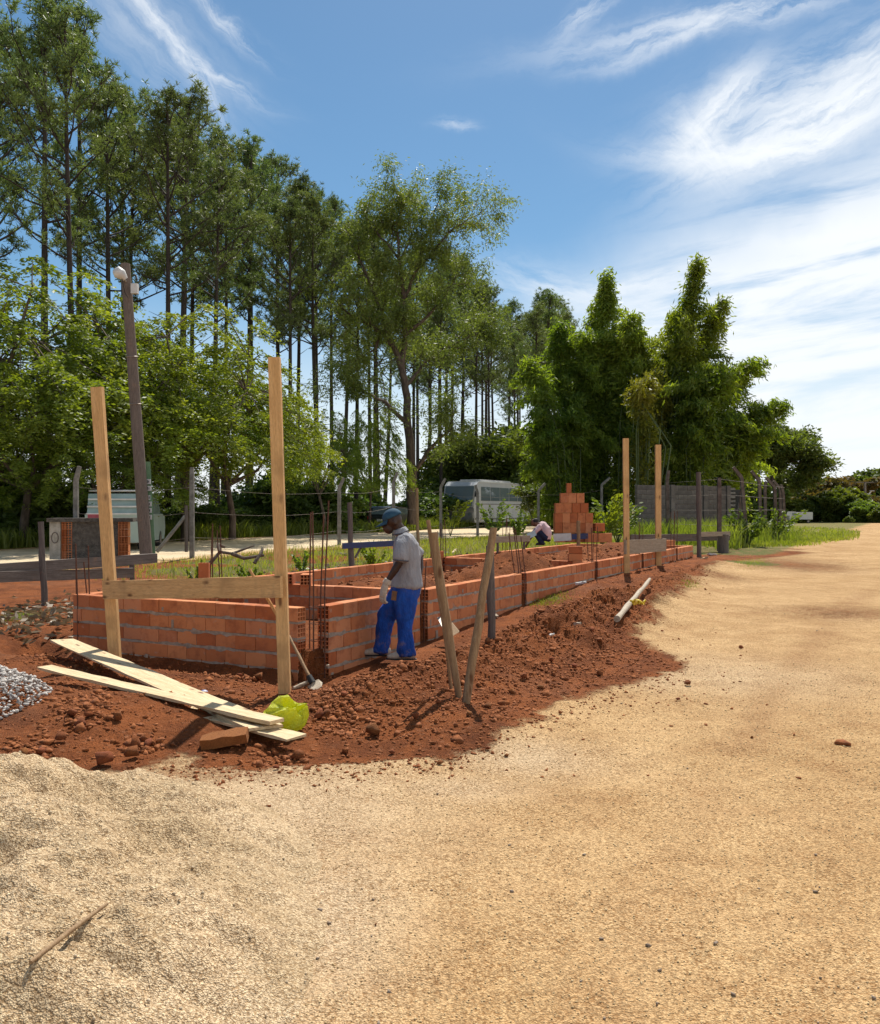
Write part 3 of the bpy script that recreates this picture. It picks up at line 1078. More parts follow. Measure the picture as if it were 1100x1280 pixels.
def heap(x, y):
    """height of the sand heap above datum, and its footprint"""
    q = np.maximum(((x + 2.05) / 1.42) ** 2 + ((y - 3.45) / 1.75) ** 2, 0)
    q = q + .32 * fbm(x * 1.3, y * 1.3, 71, 5, .6)
    prof = .70 * np.clip(np.exp(-1.35 * q) - .17, 0, 1)
    hp = prof + (.11 * fbm(x * 1.7, y * 1.7, 72, 3) + .055 * fbm(x * 4.5, y * 4.5, 73, 4) + .014 * fbm(x * 26, y * 26, 74, 2)) * sstep(0, .15, prof)
    # little hollows dug in the flank
    for cx, cy, a, r in ((-1.5, 4.05, .15, .22), (-1.2, 3.75, .08, .16), (-1.75, 3.2, .06, .16), (-2.2, 3.0, .07, .22), (-1.3, 3.1, .05, .14), (-2.3, 4.0, .05, .2)):
        hp = hp - a * np.exp(-((x - cx) ** 2 + (y - cy) ** 2) / r ** 2) * sstep(0, .1, prof)
    return height(x, y) + np.where(prof > 0, np.maximum(hp, -.004), -.03) - .006, prof, q


def heaps():
    # pale sand heap at the front left
    xs = np.arange(-3.6, .25, .0125); ys = np.arange(1.5, 5.6, .0135)
    X, Y = np.meshgrid(xs, ys)
    x, y = X.ravel(), Y.ravel()
    z, prof, qq = heap(x, y)
    i = np.arange(x.size).reshape(X.shape)
    faces = np.stack([i[:-1, :-1], i[:-1, 1:], i[1:, 1:], i[1:, :-1]], -1).reshape(-1, 4)
    pf = prof[faces].max(1)
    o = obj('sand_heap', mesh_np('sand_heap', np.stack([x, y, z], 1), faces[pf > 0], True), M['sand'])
    tag(o, 'large heap of pale coarse building sand on the gravel', 'sand heap', None, 'stuff')
    # loose crumbs of sand on the heap
    rs = np.random.RandomState(18)
    n = 3000
    px_, py_ = rs.uniform(-3.4, .2, n), rs.uniform(1.9, 5.5, n)
    ix = np.clip(((px_ - xs[0]) / .0125).astype(int), 0, len(xs) - 1); iy = np.clip(((py_ - ys[0]) / .0135).astype(int), 0, len(ys) - 1)
    k = iy * len(xs) + ix
    ok = (prof[k] > .0) | ((qq[k] < 1.25) & (rs.rand(n) < .35))
    P = np.column_stack([px_, py_, z[k]])[ok]
    scatter('sand_crumbs', P, .0018 + .0060 * rs.rand(len(P)) ** 4.5, OCTA, M['sand_crumb'], .8, .3, 3, 'coarse crumbs of damp sand over the pale heap at the front', 'sand crumbs')
    # grey crushed stone at the left edge
    rs = np.random.RandomState(8)
    pts, sc = [], []
    for k in range(4200):
        a, r = rs.uniform(0, 6.283), rs.rand() ** .5
        x, y = -4.0 + 1.0 * r * math.cos(a), 6.95 + .85 * r * math.sin(a)
        pts.append((x, y, .34 * (1 - r * r) + .01 * rs.randn())); sc.append(rs.uniform(.012, .024))
    P = np.array(pts)
    P[:, 2] += height(P[:, 0], P[:, 1])
    scatter('crushed_stone_heap', P, sc, SMALL, M['stone'], .8, .4, 6, 'low heap of grey crushed stone on the red earth', 'stone heap')


heaps()

# ------------------------------------------------------------------ brickwork
BL, BT, BH, PITCH = .258, .14, .140, .163      # hollow clay block, course height with its bed joint
TOPZ = .60


def brick_mesh(name, L, holes=(True, True), t=BT, h=BH):
    """hollow block lying along x; nine square holes sunk into an open end"""
    bm = bmesh.new()
    hx, hy, hz_ = L / 2, t / 2, h / 2
    b = .004

    def quad(a, c, d, e):
        bm.faces.new([bm.verts.new(p) for p in (a, c, d, e)])
    # long faces as a chamfered tube
    prof = [(-hy + b, -hz_), (hy - b, -hz_), (hy, -hz_ + b), (hy, hz_ - b), (hy - b, hz_), (-hy + b, hz_), (-hy, hz_ - b), (-hy, -hz_ + b)]
    for i in range(8):
        (y0, z0), (y1, z1) = prof[i], prof[(i + 1) % 8]
        quad((-hx, y0, z0), (-hx, y1, z1), (hx, y1, z1), (hx, y0, z0))
    for k, sgn in ((0, -1), (1, 1)):
        x = sgn * hx
        if not holes[k]:
            vs = [bm.verts.new((x, y, z)) for y, z in prof]
            bm.faces.new(vs if sgn < 0 else vs[::-1])
            continue
        wl = .0095
        ch = (t - 4 * wl) / 3
        cv = (h - 4 * wl) / 3
        dep = .085
        for r in range(4):
            z0 = -hz_ + r * (cv + wl)
            quad((x, -hy, z0), (x, hy, z0), (x, hy, z0 + wl), (x, -hy, z0 + wl))
        for r in range(3):
            z0 = -hz_ + wl + r * (cv + wl); z1 = z0 + cv
            for c in range(4):
                y0 = -hy + c * (ch + wl)
                quad((x, y0, z0), (x, y0 + wl, z0), (x, y0 + wl, z1), (x, y0, z1))
            for c in range(3):
                y0 = -hy + wl + c * (ch + wl); y1 = y0 + ch
                xi = x - sgn * dep
                quad((x, y0, z0), (x, y1, z0), (xi, y1, z0), (xi, y0, z0))
                quad((x, y0, z1), (x, y1, z1), (xi, y1, z1), (xi, y0, z1))
                quad((x, y0, z0), (x, y0, z1), (xi, y0, z1), (xi, y0, z0))
                quad((x, y1, z0), (x, y1, z1), (xi, y1, z1), (xi, y1, z0))
                quad((xi, y0, z0), (xi, y1, z0), (xi, y1, z1), (xi, y0, z1))
    bmesh.ops.recalc_face_normals(bm, faces=bm.faces[:])
    me = bpy.data.meshes.new(name)
    bm.to_mesh(me)
    bm.free()
    me.materials.append(M['brick'])
    return me


BM_SOLID = brick_mesh('brick', BL, (False, False))
BM_LEFT = brick_mesh('brick', BL, (True, False))
BM_RIGHT = brick_mesh('brick', BL, (False, True))
BM_BOTH = brick_mesh('brick', BL, (True, True))
rb = random.Random(12)


def brick_wall(label, a, b, rows, top=TOPZ, side=1, first_open=True, last_open=True, half=True):
    """courses of hollow block between two points of the plan (u, v); a is the wall's start, side the face that carries the pointing"""
    pa, pb = uv2w(*a), uv2w(*b)
    d = (pb - pa)
    Lw = d.length
    ang = math.atan2(d.y, d.x)
    root = empty('brick_wall', (pa.x, pa.y, top - rows * PITCH), ang, label, 'brick wall', 'low brick walls of the foundation')
    mor = MB()
    n = max(2, round(Lw / (BL + .010)))
    step = Lw / n
    for r in range(rows):
        z = (rows - 1 - r) * PITCH + BH / 2 + (PITCH - BH)
        shift = (r % 2) * .5 if half else 0
        xs = []
        if shift == 0:
            xs = [((k + .5) * step, step - .007, k == 0, k == n - 1) for k in range(n)]
        else:
            xs = [(.25 * step, .5 * step - .007, True, False)] + [((k + 1) * step, step - .007, False, False) for k in range(n - 1)] + [(Lw - .25 * step, .5 * step - .007, False, True)]
        for (x, ln, f, l) in xs:
            me = BM_BOTH if (f and l) else BM_LEFT if (f and first_open) else BM_RIGHT if (l and last_open) else BM_SOLID
            o = obj('brick', me, None, root, (x, rb.uniform(-.006, .004), z + rb.uniform(-.003, .003)),
                    (rb.uniform(-.018, .018), rb.uniform(-.010, .010), rb.uniform(-.016, .016)))
            o.scale = (ln / BL, 1, 1)
        # bed joint under this course: squeezed out, uneven front edges
        if r < rows:
            z0, z1 = z - BH / 2 - (PITCH - BH), z - BH / 2
            m_ = max(4, int(Lw / .075))
            vs, fs = [], []
            for i in range(m_ + 1):
                x = .004 + (Lw - .008) * i / m_
                pf, pk = BT / 2 + rb.uniform(-.003, .006), BT / 2 + rb.uniform(-.004, .004)
                if rb.random() < .12:
                    pf -= .012
                lo, hi = z0 - max(0, rb.gauss(.001, .010)), z1 + max(0, rb.gauss(.003, .010))
                vs += [(x, -pf, lo), (x, -pf, hi), (x, pk, hi), (x, pk, lo)]
            for i in range(m_):
                o_ = i * 4
                for k in range(4):
                    fs.append((o_ + k, o_ + (k + 1) % 4, o_ + 4 + (k + 1) % 4, o_ + 4 + k))
            fs += [(0, 1, 2, 3), (m_ * 4 + 3, m_ * 4 + 2, m_ * 4 + 1, m_ * 4)]
            mor.add(vs, fs)
        for i in range(len(xs) - 1):
            if rb.random() < .75:
                xj = xs[i][0] + xs[i][1] / 2 + .0035
                mor.box((xj, 0, z), (.012, BT - rb.uniform(.014, .04), BH - .012))
        for i in range(len(xs)):
            if rb.random() < .11:                # smears of mortar over a face
                mor.box((xs[i][0] + rb.uniform(-.1, .1), -BT / 2 - .001, z - .03), (rb.uniform(.02, .06), .006, BH * rb.uniform(.25, .8)))
    mor.build('mortar', M['mortar'], root)
    return root


H_ = BT / 2
# short front wall (its end shows open blocks at the corner column)
brick_wall('short five course brick wall behind the wooden batter board, facing the sand heap', (H_, 3.36), (H_, .145), 5, first_open=False, last_open=True)
cols = [.335, 2.30, 2.50, 5.56, 5.76, 9.16, 9.36, 12.48, 12.68, 15.77, 15.97, 17.75]
labs = ['first stretch of long brick wall, right behind the standing worker', 'second stretch of long brick wall, behind the grey stake and leaning shovel',
        'third stretch of long brick wall, between two block columns beside grassy spoil', 'fourth stretch of long brick wall, ending at the right batter board',
        'fifth stretch of long brick wall, beyond the right batter board', 'last short stretch at the far end of the long brick wall']
nrow = [5, 4, 4, 3, 3, 3]
for i in range(6):
    brick_wall(labs[i], (cols[2 * i], H_), (cols[2 * i + 1], H_), nrow[i])
brick_wall('near stretch of rear brick wall, behind the corner cage of bars', (.16, 3.36 - H_), (2.30, 3.36 - H_), 3)
brick_wall('long rear brick wall in front of the rubble and grass bank', (2.50, 3.36 - H_), (9.16, 3.36 - H_), 3)
brick_wall('far stretch of rear brick wall, nearest the crouching worker', (9.36, 3.36 - H_), (17.75, 3.36 - H_), 3)
brick_wall('cross wall of brick inside the foundation, nearest the standing worker', (2.40, 3.19), (2.40, .17), 3)
brick_wall('cross wall of brick in the middle of the foundation, with two blocks stood on its end', (9.26, 3.19), (9.26, .17), 3)
brick_wall('far cross wall of brick with clay blocks left on it', (17.68, 3.19), (17.68, .17), 3)


def loose_brick(label, p, rot, me=None, group='loose clay blocks'):
    o = obj('clay_block', me or BM_BOTH, None, None, p, rot)
    return tag(o, label, 'clay block', group)


p = uv2w(2.40, 2.05, TOPZ + BH / 2)
loose_brick('clay block laid on the near cross wall, its holes facing right', p, (0, 0, AX + rad(62)))
p = uv2w(2.40, 1.76, TOPZ + BH / 2)
loose_brick('clay block laid end on beside another on the near cross wall', p, (0, 0, AX + rad(64)))
p = uv2w(9.26, .42, TOPZ + BH / 2)
loose_brick('lower of two clay blocks stood on the middle cross wall', p, (0, 0, rad(0)))
loose_brick('upper of two clay blocks stood on the middle cross wall', p + Vector((.01, 0, BH + .005)), (0, 0, rad(-8)))
p = uv2w(9.05, 3.29, TOPZ + BH / 2)
loose_brick('clay block on the rear wall end beside the grey shirt', p, (0, 0, rad(8)))
p = uv2w(17.2, .5, TOPZ + BH / 2 + .02)
loose_brick('clay block lying near the far end of the long wall by the dark post', p, (0, 0, rad(15)))
p = uv2w(2.15, 3.29, TOPZ + BL / 2)
loose_brick('clay block stood upright on the rear wall above the front batter board', p, (0, rad(90), rad(5)))


def rebar(label, u, v, zb, zt, s=.13, lean=(0, 0), extra=0.0):
    """cage of four rusty bars with stirrups"""
    root = empty('rebar_cage', uv2w(u, v, 0), AX, label, 'rebar cage', 'rusty steel bars standing at the columns')
    for i, (a, b) in enumerate(((-1, -1), (1, -1), (1, 1), (-1, 1))):
        top = zt + rb.uniform(-.16, .12)
        x0, y0 = a * s / 2, b * s / 2
        pts = [(x0, y0, zb), (x0, y0, zb + .5 * (top - zb)), (x0 + lean[0] + rb.uniform(-.03, .03), y0 + lean[1] + rb.uniform(-.03, .03), top)]
        MB().tube(pts, .0078, 6).build('bar', M['rust'], root)
    k = 0
    z = zb + .06
    while z < min(zt - .1, TOPZ + .05 + extra):
        m = MB()
        q = s / 2 + .006
        loop = [(-q, -q, z), (q, -q, z + .004), (q, q, z), (-q, q, z + .004), (-q, -q, z + .002)]
        m.tube(loop, .0035, 5)
        m.build('stirrup', M['rust'], root)
        z += .17
    return root


rebar('tall rusty bars rising from the front corner column beside the batter post', .235, .075, -.15, 1.62, .12, (.03, .03))
rebar('rusty bars in the wall column right beside the standing worker', 2.40, .075, -.1, .98, .1)
rebar('rusty bars in the column beyond the grey stake', 5.66, .075, .05, 1.22, .12, (-.05, .05))
rebar('rusty bars in the column beside the blocks stood on the middle cross wall', 9.26, .075, .2, 1.15, .11)
rebar('rusty bars in the column behind the right batter board', 12.58, .075, .2, 1.2, .11)
rebar('rusty bars at the far end column near the dark post', 15.87, .075, .2, 1.5, .11)
rebar('rusty bars at the left corner of the short front wall', .09, 3.30, -.15, 1.10, .13, (-.03, 0))
rebar('rusty bars behind the short wall, near the upright clay block', 2.40, 3.30, .0, 1.35, .13)
rebar('rusty bars in the rear wall in front of the grass bank', 9.26, 3.29, .3, 1.3, .12)
rebar('rusty bars in the rear wall left of the crouching worker', 12.6, 3.29, .3, 1.4, .12)

# ------------------------------------------------------------------ batter boards, posts, planks


def stick(mb, a, b, r0, r1, seg=7, wob=.012, n=7, rnd=rb):
    a, b = Vector(a), Vector(b)
    pts, rs = [], []
    for i in range(n):
        t = i / (n - 1)
        w = math.sin(t * math.pi)
        pts.append(a.lerp(b, t) + Vector((rnd.uniform(-wob, wob) * w, rnd.uniform(-wob, wob) * w, 0)))
        rs.append((r0 + (r1 - r0) * t) * rnd.uniform(.92, 1.08))
    mb.tube(pts, rs, seg)
    return mb


def zbase(x, y, sink=.18):
    return hz(x, y) - sink


def local_bar(name, a, b, w, h, mat, parent, seg=8, jit=.002, roll_up=(0, 0, 1)):
    """a board as its own object whose x axis runs along it, so that the grain follows"""
    a, b = Vector(a), Vector(b)
    d = b - a
    L = d.length
    dx = d.normalized()
    side = dx.cross(Vector(roll_up)).normalized()
    upv = side.cross(dx)
    m = Matrix((dx, -side, upv)).transposed().to_4x4()
    m.translation = (a + b) / 2
    mb = MB()
    mb.bar((-L / 2, 0, 0), (L / 2, 0, 0), w, h, (0, 0, 1), seg, jit, rb)
    o = obj(name, mb.mesh(name), mat)
    if parent is not None:
        o.parent = parent
        o.matrix_parent_inverse = Matrix.Identity(4)
        o.matrix_local = Matrix.Translation(-parent.location) @ m
    else:
        o.matrix_world = m
    return o


# front batter board
root = empty('batter_board', (-2.4, 8.7, 0), 0, 'front batter board of two tall new timber posts and a nailed rail', 'batter board')
A0 = at(145, 822, 9.6); A1 = at(121.5, 484, 9.5)
B0 = at(357, 870, 7.93); B1 = at(343, 447, 7.88)
A0.z -= .15; B0.z -= .2
local_bar('post', A0, A1, .115, .075, M['pine_wood_x'], root, 10, .0015, (0, -1, .0))
local_bar('post', B0, B1, .100, .075, M['pine_wood_x'], root, 10, .0015, (0, -1, .0))
ra, rbb = at(131, 737, 9.50), at(352, 733.5, 7.83)
local_bar('rail', ra + Vector((0, -.03, 0)), rbb + Vector((0, -.0, 0)), .032, .185, M['pine_wood_x'], root, 8, .002)
m = MB(); stick(m, at(312, 712, 8.05) - root.location, at(352, 778, 7.99) - root.location, .014, .018, 6, .004)
m.build('brace', M['pine_wood'], root)

# right batter board
root = empty('batter_board', (at(800, 700, 20.5).x, 20.5, 0), 0, 'right batter board, two slim tall posts with a greyish rail on the long wall', 'batter board')
q0, q1 = at(783.5, 722, 18.9), at(782, 548, 18.9)
q2, q3 = at(823, 714, 21.4), at(822.5, 556, 21.4)
q0.z -= .2; q2.z -= .2
local_bar('post', q0, q1, .115, .08, M['pine_wood_x'], root, 8, .001, (0, -1, 0))
local_bar('post', q2, q3, .125, .09, M['pine_wood_x'], root, 8, .001, (0, -1, 0))
local_bar('rail', at(781, 684, 18.8), at(832, 681, 21.3), .04, .29, M['tan_grey_plank'], root, 6, .002)

# left, old batter board with doubled boards
root = empty('batter_board', (-6.6, 14.5, 0), 0, 'old grey batter board of doubled planks on stakes at the left edge', 'batter board')
local_bar('rail', at(-25, 713, 14.15), at(196, 697.5, 16.6), .04, .17, M['grey_plank'], root, 8, .004)
local_bar('rail', at(-25, 722, 14.02), at(166, 716, 16.4), .04, .17, M['grey_plank'], root, 8, .004)
m = MB()
a, b = at(57, 766, 14.6), at(51, 652, 14.6); a.z -= .2
stick(m, a - root.location, b - root.location, .055, .045, 7, .01); m.build('stake', M['old_post'], root)
m = MB()
a, b = at(166, 735, 16.8), at(165, 700, 16.8); a.z -= .3
stick(m, a - root.location, b - root.location, .045, .045, 7, .005); m.build('stake', M['old_post'], root)

# far grey batter board behind the stakes, and the blue board
root = empty('batter_board', (at(640, 690, 21).x, 21, .2), 0, 'small grey batter board between the forked stakes and crouching worker', 'batter board')
local_bar('rail', at(618, 674.5, 21), at(662, 673, 23), .04, .15, M['tan_grey_plank'], root, 4, .003)
for px, d in ((622, 21.2), (655, 22.8)):
    m = MB(); a, b = at(px, 705, d), at(px, 668, d)
    stick(m, a - root.location, b - root.location, .03, .03, 6, .003); m.build('stake', M['old_post'], root)
root = empty('batter_board', (at(440, 700, 16.4).x, 16.4, .2), 0, 'dark blue board nailed to a grey stake behind the standing worker', 'batter board')
local_bar('rail', at(428, 682.5, 16.3), at(512, 678, 16.9), .03, .10, M['blue_board'], root, 4, .002)
m = MB(); a, b = at(440, 720, 16.45), at(437, 628, 16.45); a.z -= .1
stick(m, a - root.location, b - root.location, .055, .045, 7, .008); m.build('stake', M['old_post'], root)
m = MB(); a, b = at(444, 697, 16.5), at(453, 681, 16.6)
stick(m, a - root.location, b - root.location, .022, .022, 6, .003); m.build('brace', M['old_post'], root)
root = empty('batter_board', (at(900, 690, 30).x, 27.5, .2), 0, 'weathered plank nailed between short posts at the far end of the site', 'batter board')
local_bar('rail', at(875, 668, 27), at(912, 667, 29), .05, .14, M['tan_grey_plank'], root, 4, .004)
local_bar('rail', at(788, 673, 27.8), at(912, 671, 29.3), .05, .22, M['grey_plank'], root, 4, .004)
m = MB(); a, b = at(904, 684, 28.6), at(904, 668, 28.6); a.z -= .3
stick(m, a - root.location, b - root.location, .16, .17, 7, .003); m.build('stake', M['old_post'], root)
m = MB(); a, b = at(792, 682, 28), at(792, 668, 28); a.z -= .3
stick(m, a - root.location, b - root.location, .07, .07, 7, .003); m.build('stake', M['old_post'], root)

# single stakes


def stake(label, a, b, r0, r1, mat, cat='stake', sink=.18):
    a, b = Vector(a), Vector(b)
    a.z = min(a.z, hz(a.x, a.y)) - sink
    m = MB()
    stick(m, a - a, b - a, r0, r1, 8, .008)
    o = m.build('wooden_stake', mat)
    o.location = a
    return tag(o, label, cat, 'wooden stakes driven into the ground')


stake('left arm of the crossed bare sticks standing in the spoil', at(578, 862, 7.25), at(541, 666, 7.35), .028, .034, M['stick'])
stake('thin stick behind the left arm of the crossed sticks', at(569, 850, 7.45), at(535, 650, 7.5), .014, .017, M['stick'])
stake('right arm of the crossed bare sticks, with a knobbly top', at(578, 874, 7.12), at(617, 660, 7.4), .036, .030, M['stick'])
stake('upright grey stake in the shelf beside the long wall, casting a short shadow', at(615, 806, 10.2), at(612.5, 682, 10.2), .042, .048, M['old_post'])
stake('dark thin post standing alone at the far end of the long wall', at(874, 697, 26.4), at(873, 590, 26.4), .07, .075, M['old_post'])
stake('short stake in front of the stacked clay blocks', at(723, 680, 24), at(723, 651, 24), .045, .05, M['stick'])
stake('cut stake standing before the wooded roadside, right of the standing worker', at(523, 690, 27), at(521, 610, 27), .05, .04, M['stick'])

# planks lying on the red earth
local_bar('plank', (-4.13, 10.05, .165), (-1.17, 6.20, .125), .25, .020, M['pale_plank'], None, 14, .004, (.10, -.10, 1))
pk = bpy.data.objects['plank']
tag(pk, 'widest pale plank, running from the wall end down to the yellow bag', 'plank', 'loose planks on the red earth')
o = local_bar('plank', (-3.41, 7.93, .235), (-1.10, 6.20, .165), .135, .022, M['pale_plank'], None, 14, .004)
tag(o, 'narrow whitish plank whose free left end points at the stone heap', 'plank', 'loose planks on the red earth')
o = local_bar('plank', (-2.05, 6.93, .12), (-.94, 6.02, .10), .17, .018, M['pale_plank'], None, 10, .004)
tag(o, 'lowest plank under the others, its end by the yellow bag', 'plank', 'loose planks on the red earth')
o = local_bar('plank', (-2.32, 7.05, .10), (-1.75, 6.58, .03), .06, .022, M['tan_grey_plank'], None, 4, .003)
tag(o, 'short reddish split of wood hanging below the planks', 'plank', 'loose planks on the red earth')


def log_with_tape():
    a, b = Vector((*G(772, 797), 0)), Vector((*G(812, 754), 0))
    a.z, b.z = hz(a.x, a.y) + .07, hz(b.x, b.y) + .16
    m = MB()
    n = 9
    pts = [a.lerp(b, i / (n - 1)) + Vector((rb.uniform(-.008, .008), 0, rb.uniform(-.008, .008))) for i in range(n)]
    rs = [(.040 - .014 * i / (n - 1)) * rb.uniform(.80, 1.15) for i in range(n)]
    m.tube(pts, rs, 10)
    o = m.build('bleached_log', M['bleached'])
    tag(o, 'pale bleached log lying at the edge of the spoil', 'log')
    t = MB()
    c = a.lerp(b, .33)
    for k in range(5):
        pts = []
        for i in range(9):
            an = i / 8 * 5.0 + k
            pts.append(c + Vector((.04 + k * .028 + .07 * math.sin(an * 1.3 + k) * .8, -.02 + .05 * math.cos(an), max(-.02, .02 + .035 * math.sin(an * 2 + k)))))
        t.tube(pts, .010, 5, flat=.35)
    o = t.build('warning_tape', simple('yellow_tape', (.72, .52, .02), (.5, .36, .02), 30, .5))
    tag(o, 'crumpled yellow tape heaped against the bleached log', 'tape')


log_with_tape()


def bag():
    vs, fs = [], []
    nu, nv = 26, 15
    c = Vector((*G(358, 896), 0)); c = at(357, 891, 6.5)
    prof = [(0.0, -.10), (.12, -.105), (.165, -.06), (.18, 0), (.175, .06), (.15, .11), (.115, .145), (.10, .150), (.085, .12), (.075, .05), (.05, -.03), (0.0, -.05)]
    P = []
    for j, (r, z) in enumerate(prof):
        for i in range(nu):
            a = 2 * math.pi * i / nu
            cr = 1 + .16 * math.sin(5 * a + j * .9) * (.4 + .6 * math.sin(j)) + .07 * math.sin(9 * a - j * 1.7) + rb.uniform(-.045, .045)
            P.append((r * cr * math.cos(a) * 1.02, r * cr * math.sin(a) * .8, z * (1 + .22 * math.sin(3 * a + 1.0)) + rb.uniform(-.010, .010)))
    for j in range(len(prof) - 1):
        for i in range(nu):
            a, b = j * nu + i, j * nu + (i + 1) % nu
            fs.append((a, b, b + nu, a + nu))
    mat, T, b = new_mat('yellow_green_plastic')
    T.l.new(T.mix(T.step(T.noise(objco(T), 9, 4), .4, .65), (.78, .80, .06), (.58, .68, .07)), b.inputs['Base Color'])
    b.inputs['Roughness'].default_value = .35
    tr = T.node('ShaderNodeBsdfTranslucent'); tr.inputs[0].default_value = (.75, .75, .03, 1)
    mx = T.node('ShaderNodeMixShader'); mx.inputs[0].default_value = .45
    T.l.new(b.outputs[0], mx.inputs[1]); T.l.new(tr.outputs[0], mx.inputs[2]); T.l.new(mx.outputs[0], T.n['Material Output'].inputs[0])
    T.l.new(T.bump(T.noise(objco(T), 20, 5, .6, 1.5), 1.0, .03), b.inputs['Normal'])
    m = MB(); m.add(P, fs, False)
    o = m.build('plastic_bag', mat)
    o.location = c - Vector((0, 0, .03))
    o.scale = (.82, .82, .82)
    o.rotation_euler = (rad(35), rad(20), rad(30))
    tag(o, 'crumpled yellow green plastic bag at the foot of the batter post', 'plastic bag')
    t = MB()
    t.tube([(-.15, 0, -.06), (-.22, -.02, -.09), (-.27, .0, -.11)], [.055, .035, .015], 8)
    t.build('knot', mat, o)


bag()


def tools():
    # hoe lying at the corner
    root = empty('hoe', at(392, 858, 8.3), 0, 'muddy hoe leaning in the corner trench behind the batter post', 'hoe')
    m = MB(); stick(m, at(361, 795, 8.55) - root.location, at(389, 850, 8.22) - root.location, .014, .016, 8, .003); m.build('handle', M['stick'], root)
    m = MB(); m.tube([at(386, 845, 8.24) - root.location, at(391, 854, 8.2) - root.location], [.026, .03], 8); m.build('socket', M['dark'], root)
    vs = []
    for i, (px, py, d) in enumerate(((384, 858, 8.22), (388, 862, 8.12), (396, 862, 8.08), (402, 858, 8.1), (403, 853, 8.2), (398, 849, 8.25), (391, 852, 8.2))):
        vs.append(at(px, py, d) - root.location)
    bot = [v + Vector((0, .01, -.016)) for v in vs]
    n = len(vs)
    m = MB(); m.add(vs + bot, [tuple(range(n)), tuple(range(n, 2 * n))[::-1]] + [(i, i + n, (i + 1) % n + n, (i + 1) % n) for i in range(n)])
    m.build('blade', M['bleached'], root)
    o = MB().tube([at(366, 861, 8.15), at(374, 858, 8.2), at(386, 852, 8.25)], [.03, .045, .03], 8, flat=.5).build('muddy_offcut', M['bleached'])
    tag(o, 'flat muddy offcut lying left of the hoe blade', 'offcut')
    # shovel against the long wall
    root = empty('shovel', at(558, 790, 10.6), 0, 'flat shovel leaning blade down against the long brick wall', 'shovel')
    f = [(547, 772), (555, 770), (563, 790), (571, 787), (574, 790), (568, 797), (558, 794)]
    m = MB()
    q = [at(546, 772, 11.15), at(556, 768, 11.2), at(566, 788, 10.95), at(558, 795, 10.85)]
    q2 = [p + Vector((.006, -.03, .0)) for p in q]
    m.add([p - root.location for p in q + q2], [(3, 2, 1, 0), (4, 5, 6, 7), (0, 1, 5, 4), (1, 2, 6, 5), (2, 3, 7, 6), (3, 0, 4, 7)])
    m.build('blade', M['steel'], root)
    m = MB(); q = [at(565, 779, 11.05), at(574, 790, 10.85), at(566, 795, 10.8), at(561, 790, 10.9)]
    q2 = [p + Vector((.0, .03, .012)) for p in q]
    m.add([p - root.location for p in q + q2], [(3, 2, 1, 0), (4, 5, 6, 7), (0, 1, 5, 4), (1, 2, 6, 5), (2, 3, 7, 6), (3, 0, 4, 7)])
    m.build('wooden_foot', M['stick'], root)
    m = MB(); stick(m, at(552, 775, 11.15) - root.location, at(549, 736, 11.30) - root.location, .014, .014, 7, .002); m.build('handle', M['stick'], root)
    # blue and white bottle cap like ball
    vs, fs = ico_variants(1, 2, .03, 5)[0]
    o = obj('small_bundle', mesh_np('small_bundle', vs * .035, fs, True), simple('blue_white_wrapper', (.08, .09, .30), (.6, .6, .62), 22, .5), None, at(255, 866, 7.85))
    tag(o, 'small crumpled blue and white wrapper in the trench soil', 'wrapper')


tools()


